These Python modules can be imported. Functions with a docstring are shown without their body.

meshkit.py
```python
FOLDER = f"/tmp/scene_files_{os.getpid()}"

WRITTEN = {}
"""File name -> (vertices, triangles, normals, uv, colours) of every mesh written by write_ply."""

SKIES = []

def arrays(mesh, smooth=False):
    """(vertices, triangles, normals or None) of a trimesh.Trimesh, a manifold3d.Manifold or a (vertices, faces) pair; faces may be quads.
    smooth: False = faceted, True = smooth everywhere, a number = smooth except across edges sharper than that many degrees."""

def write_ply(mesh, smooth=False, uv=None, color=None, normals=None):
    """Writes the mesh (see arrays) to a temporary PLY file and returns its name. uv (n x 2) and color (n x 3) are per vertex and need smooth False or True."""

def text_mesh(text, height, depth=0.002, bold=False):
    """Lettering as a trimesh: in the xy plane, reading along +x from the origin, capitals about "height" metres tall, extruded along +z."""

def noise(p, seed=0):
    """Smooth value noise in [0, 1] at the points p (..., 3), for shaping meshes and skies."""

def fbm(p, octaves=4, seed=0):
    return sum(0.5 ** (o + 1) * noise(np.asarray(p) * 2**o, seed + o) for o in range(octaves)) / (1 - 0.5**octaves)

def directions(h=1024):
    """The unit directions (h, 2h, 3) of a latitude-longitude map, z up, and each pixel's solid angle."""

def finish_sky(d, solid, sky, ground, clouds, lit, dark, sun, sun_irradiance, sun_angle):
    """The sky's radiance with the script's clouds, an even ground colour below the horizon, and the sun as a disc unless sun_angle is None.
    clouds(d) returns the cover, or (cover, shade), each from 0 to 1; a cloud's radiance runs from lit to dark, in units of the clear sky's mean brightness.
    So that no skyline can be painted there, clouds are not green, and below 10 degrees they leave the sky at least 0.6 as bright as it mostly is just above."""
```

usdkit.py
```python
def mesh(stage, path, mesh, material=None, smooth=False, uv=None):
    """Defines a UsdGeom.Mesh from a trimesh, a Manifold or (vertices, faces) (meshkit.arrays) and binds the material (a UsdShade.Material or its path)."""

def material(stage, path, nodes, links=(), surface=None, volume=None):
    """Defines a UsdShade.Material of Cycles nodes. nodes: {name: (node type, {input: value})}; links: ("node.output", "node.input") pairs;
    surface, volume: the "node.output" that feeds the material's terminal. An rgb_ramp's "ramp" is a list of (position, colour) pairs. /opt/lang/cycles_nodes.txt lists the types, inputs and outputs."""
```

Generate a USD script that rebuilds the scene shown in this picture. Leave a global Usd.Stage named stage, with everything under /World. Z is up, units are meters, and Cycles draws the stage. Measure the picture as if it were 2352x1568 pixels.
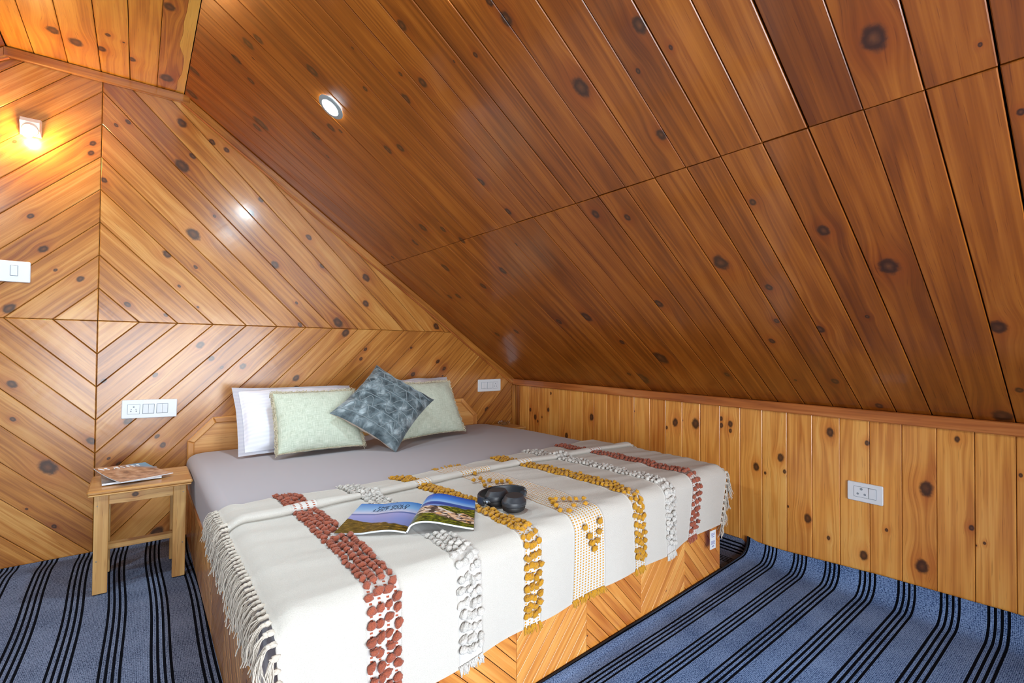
import math, random
import numpy as np
import trimesh
import shapely.geometry as sg
from shapely import affinity
import usdkit, meshkit
from pxr import Usd, UsdGeom, UsdLux, UsdShade, Gf, Sdf, Vt

stage = Usd.Stage.CreateInMemory()
UsdGeom.SetStageUpAxis(stage, UsdGeom.Tokens.z)
UsdGeom.SetStageMetersPerUnit(stage, 1.0)
WORLD = UsdGeom.Xform.Define(stage, '/World')
random.seed(7)
rng = np.random.default_rng(7)

# ------------------------------------------------------------------ camera, daylight, exposure
EXPOSURE = 0.10
DAY, SKY = 1.0, 1.0
cam = UsdGeom.Camera.Define(stage, '/World/camera')
cam.CreateHorizontalApertureAttr(36.0); cam.CreateVerticalApertureAttr(24.0)
cam.CreateFocalLengthAttr(36.0 * 1119.62 / 2352.0)
cam.CreateClippingRangeAttr(Gf.Vec2f(0.05, 100.0))
cam.CreateExposureAttr(EXPOSURE)
yaw, pitch, roll = 0.6539, 0.0156, 0.0088
fw = np.array([math.sin(yaw) * math.cos(pitch), math.cos(yaw) * math.cos(pitch), math.sin(pitch)])
rt = np.array([math.cos(yaw), -math.sin(yaw), 0.0]); up = np.cross(rt, fw)
r2 = math.cos(roll) * rt + math.sin(roll) * up; u2 = -math.sin(roll) * rt + math.cos(roll) * up
M = np.eye(4); M[0, :3] = r2; M[1, :3] = u2; M[2, :3] = -fw; M[3, :3] = (-2.6989, -3.4841, 1.1304)
cam.AddTransformOp().Set(Gf.Matrix4d(*[float(v) for v in M.ravel()]))
EYE = M[3, :3].copy()

dome = UsdLux.DomeLight.Define(stage, '/World/sky')
dome.CreateIntensityAttr(0.9 * SKY); dome.CreateColorAttr(Gf.Vec3f(0.80, 0.90, 1.0))
REAR = -4.7                                      # the gable wall behind the camera, with the glazed door that lights the room
WIN = (-3.62, -1.02, 0.08, 1.56)                 # x0, x1, z0, z1 of its opening
day = UsdLux.RectLight.Define(stage, '/World/daylight')
day.CreateWidthAttr(WIN[1] - WIN[0] - 0.1); day.CreateHeightAttr(WIN[3] - WIN[2] - 0.1)
day.CreateIntensityAttr(11.2 * DAY); day.CreateColorAttr(Gf.Vec3f(0.90, 0.95, 1.0))
# a RectLight shines along its -z: turn -z to +y
day.AddTranslateOp().Set(Gf.Vec3d((WIN[0] + WIN[1]) / 2, REAR - 0.16, (WIN[2] + WIN[3]) / 2)); day.AddRotateXOp().Set(90.0)

# ------------------------------------------------------------------ helpers
used = {}
def path_of(name, parent=None):
    base = '/World/' + name if parent is None else str(parent.GetPath()) + '/' + name
    k = used.get(base, -1) + 1; used[base] = k
    return base if k == 0 else f'{base}_{k:03d}'
def obj(name, mesh, mat, parent=None, smooth=False, uv=None, label=None, kind=None, attrs=None):
    m = usdkit.mesh(stage, path_of(name, parent), mesh, mat, smooth=smooth, uv=uv)
    p = m.GetPrim()
    if attrs:
        n = len(m.GetPointsAttr().Get()); api = UsdGeom.PrimvarsAPI(m)
        for k, v in attrs.items():
            v = np.asarray(v, np.float32)
            if v.ndim == 2: pass
            elif v.ndim == 1: v = np.tile(v, (n, 1))
            if v.ndim == 0: api.CreatePrimvar(k, Sdf.ValueTypeNames.FloatArray, 'vertex').Set(Vt.FloatArray.FromNumpy(np.full(n, v, np.float32)))
            else: api.CreatePrimvar(k, Sdf.ValueTypeNames.Float3Array, 'vertex').Set(Vt.Vec3fArray.FromNumpy(np.ascontiguousarray(v)))
    if label: p.SetCustomDataByKey('label', label)
    if kind: p.SetCustomDataByKey('kind', kind)
    return p
def tag(p, label, cat, group=None, kind=None):
    p.SetCustomDataByKey('label', label); p.SetCustomDataByKey('category', cat)
    if group: p.SetCustomDataByKey('group', group)
    if kind: p.SetCustomDataByKey('kind', kind)
    return p
def thing(name, label, cat, loc=(0, 0, 0), rotz=0.0, group=None):
    x = UsdGeom.Xform.Define(stage, path_of(name)); x.AddTranslateOp().Set(Gf.Vec3d(*[float(v) for v in loc]))
    if rotz: x.AddRotateZOp().Set(float(rotz))
    return tag(x.GetPrim(), label, cat, group)
def struct(name, label, cat):
    x = UsdGeom.Xform.Define(stage, path_of(name)); p = x.GetPrim()
    return tag(p, label, cat, kind='structure')
def cat(*ms): return trimesh.util.concatenate([m for m in ms])
def box(c, s, r=0.0, rot=None):
    """A box with centre c and size s; r chamfers its edges."""
    s = np.asarray(s, float)
    if r > 0:
        h = s / 2; pts = []
        for sx in (-1, 1):
            for sy in (-1, 1):
                for sz in (-1, 1):
                    q = np.array([sx, sy, sz]) * h
                    for k in range(3):
                        d = np.array([sx, sy, sz]) * r; d[k] = 0; pts.append(q - d)
        m = trimesh.convex.convex_hull(np.array(pts))
    else:
        m = trimesh.creation.box(s)
    if rot is not None: m.apply_transform(rot)
    m.apply_translation(c)
    return m
def tube(pts, r, n=8, cap=True):
    pts = np.asarray(pts, float); k = len(pts)
    r = np.full(k, r) if np.ndim(r) == 0 else np.asarray(r, float)
    t = np.gradient(pts, axis=0); t /= np.maximum(np.linalg.norm(t, axis=1, keepdims=True), 1e-9)
    ref = np.array([0, 0, 1.0]) if abs(t[0, 2]) < .9 else np.array([1.0, 0, 0])
    vs = []; a = np.linspace(0, 2 * np.pi, n, endpoint=False)
    for i in range(k):
        x = ref - t[i] * (ref @ t[i]); x /= max(np.linalg.norm(x), 1e-9); ref = x; y = np.cross(t[i], x)
        vs.append(pts[i] + r[i] * (np.cos(a)[:, None] * x + np.sin(a)[:, None] * y))
    v = np.vstack(vs); f = []
    for i in range(k - 1):
        for j in range(n):
            p, q = i * n + j, i * n + (j + 1) % n
            f += [[p, q, q + n], [p, q + n, p + n]]
    if cap:
        c0 = len(v); v = np.vstack([v, pts[0], pts[-1]])
        for j in range(n):
            f += [[c0, (j + 1) % n, j], [c0 + 1, (k - 1) * n + j, (k - 1) * n + (j + 1) % n]]
    return trimesh.Trimesh(v, np.array(f), process=False)
def lathe(prof, n=32, sx=1.0, sy=1.0):
    prof = np.asarray(prof, float); a = np.linspace(0, 2 * np.pi, n, endpoint=False); k = len(prof)
    v = np.stack([np.outer(prof[:, 0], np.cos(a)) * sx, np.outer(prof[:, 0], np.sin(a)) * sy, np.repeat(prof[:, 1][:, None], n, 1)], -1).reshape(-1, 3)
    f = []
    for i in range(k - 1):
        for j in range(n):
            p, q = i * n + j, i * n + (j + 1) % n
            f += [[p, q, q + n], [p, q + n, p + n]]
    m = trimesh.Trimesh(v, np.array(f), process=True); m.update_faces(m.nondegenerate_faces())
    return m
def grid_faces(nu, nv):
    i, j = np.meshgrid(np.arange(nu - 1), np.arange(nv - 1), indexing='ij'); a = (i * nv + j).ravel()
    return np.vstack([np.stack([a, a + nv, a + nv + 1], 1), np.stack([a, a + nv + 1, a + 1], 1)])
def rot(axis, deg, p=(0, 0, 0)): return trimesh.transformations.rotation_matrix(math.radians(deg), axis, p)

# ------------------------------------------------------------------ materials
LOOKS = '/World/Looks'
def mat(name, nodes, links=(), surface='p.BSDF'): return usdkit.material(stage, f'{LOOKS}/{name}', nodes, links, surface=surface)
def srgb(r, g, b):
    c = np.array([r, g, b]) / 255.0
    return tuple(float(x) for x in np.where(c <= .04045, c / 12.92, ((c + .055) / 1.055) ** 2.4))
def plain(name, c, rough=.5, **k): return mat(name, {'p': ('principled_bsdf', dict(base_color=c, roughness=rough, **k))})

def wood(name, light, mid, dark, rough=.34, coat=.35, coat_rough=.10, streak=1.0, bump=.35):
    """Varnished knotty pine. st: metres along and across the plank; knot_a .. knot_d: (along, across, radius) of its knots; tone: how dark; seed."""
    N, L = {}, []
    def n(k, kind, **inp): N[k] = (kind, inp); return k
    def l(a, b): L.append((a, b))
    n('st', 'uvmap', attribute='st'); n('uv', 'separate_xyz'); l('st.UV', 'uv.vector')
    n('tone', 'attribute', attribute='tone'); n('seed', 'attribute', attribute='seed')
    vw = 'uv.y'; qmin = None
    for i in 'abcd':
        n('k' + i, 'attribute', attribute='knot_' + i); n('ks' + i, 'separate_xyz'); l(f'k{i}.vector', f'ks{i}.vector')
        n('d' + i, 'vector_math', math_type='subtract'); l('st.UV', f'd{i}.vector1'); l(f'k{i}.vector', f'd{i}.vector2')
        n('m' + i, 'vector_math', math_type='multiply', vector2=(.72, 1, 0)); l(f'd{i}.vector', f'm{i}.vector1')
        n('ln' + i, 'vector_math', math_type='length'); l(f'm{i}.vector', f'ln{i}.vector1')
        n('q' + i, 'math', math_type='divide'); l(f'ln{i}.value', f'q{i}.value1'); l(f'ks{i}.z', f'q{i}.value2')
        n('e' + i, 'math', math_type='multiply', value2=-.16); n('qq' + i, 'math', math_type='multiply'); l(f'q{i}.value', f'qq{i}.value1'); l(f'q{i}.value', f'qq{i}.value2'); l(f'qq{i}.value', f'e{i}.value1')
        n('x' + i, 'math', math_type='exponent'); l(f'e{i}.value', f'x{i}.value1')
        n('ds' + i, 'separate_xyz'); l(f'd{i}.vector', f'ds{i}.vector')
        n('w' + i, 'math', math_type='multiply'); l(f'x{i}.value', f'w{i}.value1'); l(f'ds{i}.y', f'w{i}.value2')
        n('vw' + i, 'math', math_type='multiply_add', value2=-.72); l(f'w{i}.value', f'vw{i}.value1'); l(vw, f'vw{i}.value3'); vw = f'vw{i}.value'
        if qmin is None: qmin = f'q{i}.value'
        else: n('mn' + i, 'math', math_type='minimum'); l(qmin, f'mn{i}.value1'); l(f'q{i}.value', f'mn{i}.value2'); qmin = f'mn{i}.value'
    n('gc', 'combine_xyz'); l('uv.x', 'gc.x'); l(vw, 'gc.y'); l('seed.fac', 'gc.z')
    def nz(k, sc, detail=2.0, dist=0.0, src='gc.vector'):
        n('s' + k, 'vector_math', math_type='multiply', vector2=sc); l(src, f's{k}.vector1')
        n(k, 'noise_texture', scale=1.0, detail=detail, roughness=.55, distortion=dist); l(f's{k}.vector', f'{k}.vector')
    nz('fine', (2.2, 190, 11), 3); nz('band', (.8, 17, 5), 1.5, .4); nz('blot', (2.0, 11, 3), 2); nz('tick', (9, 330, 17), 1); nz('wav', (26, 5, 3), 2)
    n('b1', 'math', math_type='multiply', value2=34.0 * streak); l('band.fac', 'b1.value1'); n('b2', 'math', math_type='sine'); l('b1.value', 'b2.value1')
    n('f1', 'math', math_type='multiply_add', value2=.13, value3=-.10); l('b2.value', 'f1.value1')
    n('f2', 'math', math_type='multiply_add', value2=.55); l('fine.fac', 'f2.value1'); l('f1.value', 'f2.value3')
    n('f3', 'math', math_type='multiply_add', value2=.80); l('blot.fac', 'f3.value1'); l('f2.value', 'f3.value3')
    n('f4', 'math', math_type='add'); l('f3.value', 'f4.value1'); l('tone.fac', 'f4.value2')
    n('ramp', 'rgb_ramp', ramp=[(0.12, light), (.5, mid), (.95, dark)]); l('f4.value', 'ramp.fac')
    n('t1', 'map_range', from_min=.66, from_max=.74, to_min=0.0, to_max=.42, clamp=True); l('tick.fac', 't1.value')
    n('tk', 'mix', mix_type='multiply', color2=(.30, .17, .09)); l('t1.result', 'tk.fac'); l('ramp.color', 'tk.color1')
    # knots
    n('kn', 'noise_texture', scale=38.0, detail=4.0, roughness=.65); l('st.UV', 'kn.vector')
    n('kq', 'math', math_type='multiply_add', value2=.75); l('kn.fac', 'kq.value1'); l(qmin, 'kq.value3')
    kd, km, ko = (.036, .014, .006), (.135, .046, .014), tuple(.55 * np.array(mid) * np.array([1.05, .75, .6]))
    n('kr', 'rgb_ramp', ramp=[(0.0, (.11, .038, .012)), (.12, km), (.22, (.075, .027, .010)), (.30, kd), (.40, kd), (.46, (.10, .034, .011)), (.60, ko), (.95, ko)])
    n('kz', 'math', math_type='multiply', value2=.33); l('kq.value', 'kz.value1'); l('kz.value', 'kr.fac')
    n('kmask', 'map_range', from_min=.98, from_max=1.55, to_min=.93, to_max=0.0, clamp=True, range_type='smoothstep'); l('kq.value', 'kmask.value')
    n('kh', 'map_range', from_min=1.3, from_max=3.6, to_min=.45, to_max=0.0, clamp=True); l('kq.value', 'kh.value')
    n('h1', 'mix', mix_type='multiply', color2=(.78, .48, .28)); l('kh.result', 'h1.fac'); l('tk.color', 'h1.color1')
    n('mixk', 'mix'); l('kmask.result', 'mixk.fac'); l('h1.color', 'mixk.color1'); l('kr.color', 'mixk.color2')
    n('bh', 'math', math_type='multiply_add', value2=.12); l('fine.fac', 'bh.value1')
    n('bw', 'math', math_type='multiply', value2=.8); l('wav.fac', 'bw.value1'); l('bw.value', 'bh.value3')
    n('bp', 'bump', strength=bump, distance=.0012); l('bh.value', 'bp.height')
    n('p', 'principled_bsdf', roughness=rough, coat_weight=coat, coat_roughness=coat_rough, specular_ior_level=.5)
    l('mixk.color', 'p.base_color'); l('bp.normal', 'p.normal'); l('bp.normal', 'p.coat_normal')
    return mat(name, N, L)

M_PINE = wood('pine_wall', srgb(210, 156, 84), srgb(184, 120, 50), srgb(132, 72, 24), streak=.85, rough=.32, coat=.48, coat_rough=.16)
M_KNEE_LIT = wood('pine_knee_wall_lit', srgb(244, 188, 104), srgb(228, 158, 74), srgb(186, 108, 40))  # same pine, lightened to stand in for light on the knee wall
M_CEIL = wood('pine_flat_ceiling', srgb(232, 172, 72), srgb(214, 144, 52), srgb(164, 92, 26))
M_SLOPE_SHADED = wood('pine_ceiling_shaded', srgb(176, 104, 34), srgb(146, 78, 18), srgb(104, 50, 9), streak=.8, rough=.34, coat=.42, coat_rough=.12)  # same pine, darkened: the shade on the slopes is in the colour
M_TRIM = wood('pine_trim', srgb(206, 136, 76), srgb(182, 106, 50), srgb(140, 72, 30))
M_FURN = wood('pine_furniture', srgb(226, 186, 124), srgb(208, 162, 98), srgb(176, 122, 62), coat=.25, streak=.8)
M_BED = wood('pine_bed', srgb(238, 178, 98), srgb(220, 146, 66), srgb(180, 100, 38), streak=.9)
M_BEDSIDE = wood('pine_bed_rail', srgb(228, 174, 114), srgb(202, 146, 86), srgb(158, 102, 54), streak=.6)
M_HEAD = wood('pine_headboard', srgb(230, 178, 112), srgb(214, 152, 84), srgb(180, 112, 52), streak=.7)
M_DARK = plain('dark_backing_wood', srgb(46, 24, 12), .9)  # dark wood of the boards behind the open joints
M_WHITE = plain('white_plastic', srgb(226, 231, 236), .34)
M_SOCK = plain('socket_hole', srgb(140, 151, 161), .6)
M_GAP = plain('plastic_joint', srgb(140, 152, 162), .6)
M_STEEL = plain('screw_steel', srgb(150, 150, 150), .35, metallic=1.0)
FAR = (99.0, 0.0, .001)

# ------------------------------------------------------------------ knots seen on the boards, in metres on each surface (a, b, radius)
KN_WALL = [(-2.514,2.455,0.03),(-2.283,2.354,0.019),(-2.36,2.385,0.021),(-2.458,2.273,0.02),(-2.51,2.202,0.042),(-2.765,2.39,0.016),(-2.817,2.356,0.012),(-2.913,2.229,0.017),(-2.92,2.174,0.018),(-2.864,2.039,0.018),(-3.149,1.791,0.017),(-2.085,2.083,0.02),(-2.14,1.986,0.024),(-2.341,1.931,0.011),(-2.447,1.804,0.042),(-3.214,2.157,0.011),(-1.786,1.882,0.023),(-1.95,1.75,0.02),(-1.995,1.67,0.03),(-1.694,1.697,0.021),(-1.858,1.428,0.012),(-1.682,1.598,0.011),(-2.574,1.667,0.026),(-2.433,1.607,0.014),(-2.513,1.486,0.011),(-2.417,1.367,0.009),(-3.098,1.628,0.024),(-3.05,1.524,0.011),(-3.218,1.313,0.03),(-2.952,1.486,0.02),(-2.751,1.361,0.019),(-2.575,1.311,0.013),(-1.835,1.282,0.019),(-1.58,1.307,0.041),(-1.526,1.235,0.033),(-2.402,1.138,0.025),(-2.343,1.057,0.02),(-2.287,1.001,0.013),(-2.172,1.007,0.023),(-2.619,0.963,0.017),(-2.847,0.936,0.016),(-2.737,0.71,0.025),(-2.604,0.61,0.016),(-2.577,0.557,0.018),(-3.201,0.932,0.023),(-3.195,0.755,0.014),(-2.892,0.613,0.025),(-1.854,0.923,0.026),(-1.857,0.853,0.022),(-3.061,0.496,0.046),(-3.033,0.183,0.013),(-3.137,0.294,0.008),(-2.818,0.51,0.01),(-2.774,0.472,0.017),(-2.597,0.055,0.04),(-2.573,0.552,0.013),(-0.782,1.025,0.02),(-0.723,0.968,0.018),(-0.3,0.609,0.023),(-1.412,1.05,0.016),(-0.998,0.927,0.023),(-0.778,1.024,0.018),(-0.72,0.968,0.017),(-0.736,0.909,0.009),(-1.382,1.644,0.033),(-1.381,1.454,0.028),(-1.326,1.49,0.009),(-0.799,1.309,0.032),(-1.015,1.134,0.011),(-1.38,1.12,0.016)]
KN_SLOPE = [(-1.251,2.582,0.033),(-0.823,2.869,0.029),(-0.374,3.038,0.032),(-1.018,2.846,0.032),(-1.112,2.816,0.026),(-0.759,2.779,0.022),(-0.717,2.733,0.011),(-0.446,2.654,0.049),(-0.367,2.661,0.032),(-0.811,2.41,0.03),(-0.995,2.384,0.027),(-1.039,2.343,0.013),(-1.462,2.383,0.014),(-1.631,2.251,0.025),(-1.712,2.327,0.011),(-1.905,2.426,0.022),(-1.782,2.253,0.023),(-1.593,2.508,0.007),(-1.237,2.142,0.027),(-1.332,2.113,0.025),(-0.093,3.025,0.041),(-0.725,2.304,0.012),(-0.951,2.807,0.009),(-2.278,2.29,0.016),(-2.294,2.225,0.026),(-2.096,2.206,0.012),(-2.378,1.933,0.037),(-2.651,1.997,0.027),(-2.578,1.891,0.01),(-1.995,2.234,0.006),(-2.533,1.675,0.023),(-2.696,1.904,0.009),(-3.112,1.701,0.035),(-3.274,1.594,0.006),(-3.315,1.4,0.01),(-1.63,1.793,0.024),(-1.634,1.604,0.021),(-0.903,1.694,0.033),(-1.059,1.638,0.023),(-0.681,1.621,0.03),(-1.121,1.532,0.025),(-0.253,1.572,0.018),(-0.712,1.377,0.037),(-1.212,1.257,0.033),(-0.516,1.112,0.031),(-0.895,1.165,0.03),(-0.41,1.119,0.025),(-2.079,1.452,0.025),(-2.21,1.396,0.019),(-1.491,1.409,0.013),(-1.26,0.767,0.027),(-1.512,0.793,0.045),(-0.482,0.658,0.029),(-0.741,0.683,0.027),(-2.688,1.327,0.016),(-2.458,1.072,0.042),(-2.044,0.858,0.031),(-2.58,0.902,0.02),(-2.531,0.689,0.016),(-2.847,1.15,0.026),(-2.975,0.949,0.04),(-2.677,0.624,0.024),(-3.19,0.613,0.033),(-2.855,0.694,0.011),(-1.605,0.545,0.023),(-1.782,0.389,0.057),(-2.115,0.249,0.021),(-2.459,0.546,0.019),(-2.621,0.234,0.023),(-1.503,0.151,0.064),(-3.139,0.045,0.043),(-2.743,0.047,0.023),(-3.203,0.24,0.017),(-1.426,0.195,0.019),(-2.451,0.227,0.01)]
KN_KNEE = [(-0.233,0.609,0.018),(-0.298,0.552,0.024),(-0.333,0.522,0.013),(-0.494,0.769,0.013),(-0.463,0.632,0.019),(-0.385,0.562,0.009),(-0.949,0.628,0.029),(-0.681,0.45,0.025),(-1.347,0.714,0.006),(-1.603,0.637,0.012),(-1.665,0.675,0.028),(-1.805,0.686,0.034),(-1.969,0.737,0.015),(-1.971,0.698,0.016),(-2.025,0.712,0.02),(-2.025,0.674,0.014),(-1.718,0.696,0.005),(-2.173,0.497,0.024),(-2.301,0.571,0.024),(-2.221,0.473,0.009),(-2.32,0.501,0.012),(-1.603,0.634,0.01),(-2.685,0.708,0.013),(-2.9,0.546,0.034),(-3.0,0.774,0.014),(-3.183,0.663,0.009),(-2.759,0.328,0.009),(-2.672,0.184,0.024),(-2.884,0.209,0.032),(-3.043,0.421,0.012),(-3.081,0.371,0.007),(-3.057,0.354,0.004),(-2.432,0.289,0.025),(-2.525,0.219,0.011),(-2.338,0.324,0.007),(-2.533,0.737,0.024)]
KN_CEIL = [(-3.047,-0.326,0.034),(-2.969,-0.273,0.04),(-2.84,-0.445,0.016),(-2.872,-0.28,0.028),(-2.781,-0.417,0.008),(-2.75,-0.263,0.024),(-2.615,-0.867,0.033),(-2.599,-0.158,0.047)]

# ------------------------------------------------------------------ planks
def frame(O, ex, ey, en): return tuple(np.asarray(v, float) for v in (O, ex, ey, en))
def plank(parent, poly, fr, grain, m, knots=(), name='plank', thick=.014, ch=.0022, gap=.0009, proud=None, tone=None, extra=None, label=None):
    """One board: the polygon poly (in the plane's own metres) with a chamfered face, cut back by gap so that a joint stays open around it."""
    if not isinstance(poly, sg.Polygon): poly = sg.Polygon(poly)
    p0 = poly.buffer(-gap, join_style=2)
    p1 = poly.buffer(-gap - ch, join_style=2)
    if p0.is_empty or p1.is_empty or p1.geom_type != 'Polygon' or p1.area < 2e-5: return None
    a = np.array(sg.polygon.orient(p0).exterior.coords)[:-1]; b = np.array(sg.polygon.orient(p1).exterior.coords)[:-1]
    if len(a) != len(b):
        b = a + (np.array(p1.representative_point().coords[0]) - a) * .03
    O, ex, ey, en = fr
    if poly.convex_hull.area > poly.area * 1.0005: return plank_any(parent, p0, fr, grain, m, name, thick, tone, label)
    pr = rng.normal(0, .0006) if proud is None else proud
    lift = lambda q, d: O + q[:, :1] * ex + q[:, 1:2] * ey + d * en
    k = len(a)
    v2 = np.vstack([b, a, a]); V = np.vstack([lift(b, pr), lift(a, pr - ch * .9), lift(a, -thick)])
    F = [[0, i, i + 1] for i in range(1, k - 1)]
    for i in range(k):
        j = (i + 1) % k
        F += [[i, k + i, k + j], [i, k + j, j], [k + i, 2 * k + i, 2 * k + j], [k + i, 2 * k + j, k + j]]
    F = np.array(F)
    if np.dot(np.cross(ex, ey), en) < 0: F = F[:, ::-1]
    g = np.asarray(grain, float); g = g / np.linalg.norm(g); h = np.array([-g[1], g[0]])
    st = np.stack([v2 @ g, v2 @ h], 1)
    mine = []
    for (x, y, r) in knots:
        pt = sg.Point(x, y)
        if poly.buffer(r * .2).contains(pt): mine.append((x, y, r))
    mine.sort(key=lambda q: -q[2]); mine = mine[:4]
    at = {f'knot_{c}': ((np.dot(mine[i][:2], g), np.dot(mine[i][:2], h), mine[i][2] * .76) if i < len(mine) else FAR) for i, c in enumerate('abcd')}
    at['tone'] = float(np.clip(rng.normal(0, .10), -.2, .2)) if tone is None else tone
    at['seed'] = float(rng.uniform(0, 60))
    return obj(name, (V, F), m, parent, uv=st, attrs=at, label=label)
def plank_any(parent, p0, fr, grain, m, name, thick, tone, label):
    O, ex, ey, en = fr; b = trimesh.creation.extrude_polygon(p0, thick, engine='earcut'); q = np.asarray(b.vertices); g = np.asarray(grain, float); g = g / np.linalg.norm(g); h = np.array([-g[1], g[0]])
    V = O + q[:, :1] * ex + q[:, 1:2] * ey + (q[:, 2:] - thick) * en; at = {f'knot_{c}': FAR for c in 'abcd'}
    near = sorted([k for k in KN_CEIL if p0.contains(sg.Point(k[:2]))], key=lambda k: -k[2])[:4]
    for c, k in zip('abcd', near): at[f'knot_{c}'] = (np.dot(k[:2], g), np.dot(k[:2], h), k[2] * .74)
    at.update(tone=0.0 if tone is None else tone, seed=float(rng.uniform(0, 60)))
    F = b.faces if np.dot(np.cross(ex, ey), en) > 0 else b.faces[:, ::-1]
    return obj(name, (V, F), m, parent, uv=np.stack([q[:, :2] @ g, q[:, :2] @ h], 1), attrs=at, label=label)
def some_knots(n, a0, a1, b0, b1, r0=.008, r1=.022):
    return [(float(rng.uniform(a0, a1)), float(rng.uniform(b0, b1)), float(rng.uniform(r0, r1))) for _ in range(n)]
def stick(parent, name, c, s, m, grain=0, ch=.0015, mt=None, knots=None, tone=0.0, label=None):
    """A chamfered box of wood with its grain along axis number grain."""
    b = box((0, 0, 0), s, ch); v = np.asarray(b.vertices); o = [k for k in range(3) if k != grain]
    nrm = np.abs(v[:, o]) / (np.asarray(s)[o] / 2)
    st = np.stack([v[:, grain], v[:, o[0]] + v[:, o[1]] * .8], 1)
    at = {f'knot_{q}': FAR for q in 'abcd'}; at['tone'] = float(tone); at['seed'] = float(rng.uniform(0, 60))
    for i, kk in enumerate(knots or []): at['knot_' + 'abcd'[i]] = kk
    b.apply_transform(np.eye(4) if mt is None else mt); b.apply_translation(c)
    return obj(name, b, m, parent, uv=st, attrs=at, label=label)

XW, ZK, XF0, XF1, ZC = -5.757, .862, -2.507, -3.25, 2.627   # room: left wall, knee wall height, flat ceiling's edges and height
SL = math.hypot(XF0, ZC - ZK)
T_R = np.array([XF0, 0, ZC - ZK]) / SL; N_R = np.array([-(ZC - ZK), 0, XF0]) / SL
T_L = T_R * [-1, 1, 1]; N_L = N_R * [-1, 1, 1]

# wall behind the headboard: planks mitred into squares around a diamond
wall = struct('wall_back', 'gable wall of knotty pine planks mitred into nested diamonds behind the bed', 'wall')
W_FR = frame((0, 0, 0), (1, 0, 0), (0, 0, 1), (0, -1, 0))
GABLE = sg.Polygon([(-.004, -.03), (-.004, ZK), (XF0, ZC), (XF1, ZC), (XW, ZK), (XW, -.03)])
DX, DZ, U = -2.877, 1.265, .1802
kw = KN_WALL + some_knots(40, XW, -3.3, .1, 2.4)
for k in range(0, 25):
    for sx in (1, -1):
        for sz in (1, -1):
            i, o = k * U, (k + 1) * U
            pts = [(DX + sx * i, DZ), (DX + sx * o, DZ), (DX, DZ + sz * o), (DX, DZ + sz * i)]
            if k == 0: pts = [(DX, DZ), pts[1], pts[2]]
            pg = sg.Polygon(pts).intersection(GABLE)
            for q in getattr(pg, 'geoms', [pg]):
                if q.geom_type == 'Polygon' and q.area > 2e-4:
                    plank(wall, q, W_FR, (sx, -sz), M_PINE, kw, ch=.003, tone=None)
obj('backing_board', box(((XW) / 2, .035, 1.3), (5.9, .03, 2.9)), M_DARK, wall)

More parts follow.
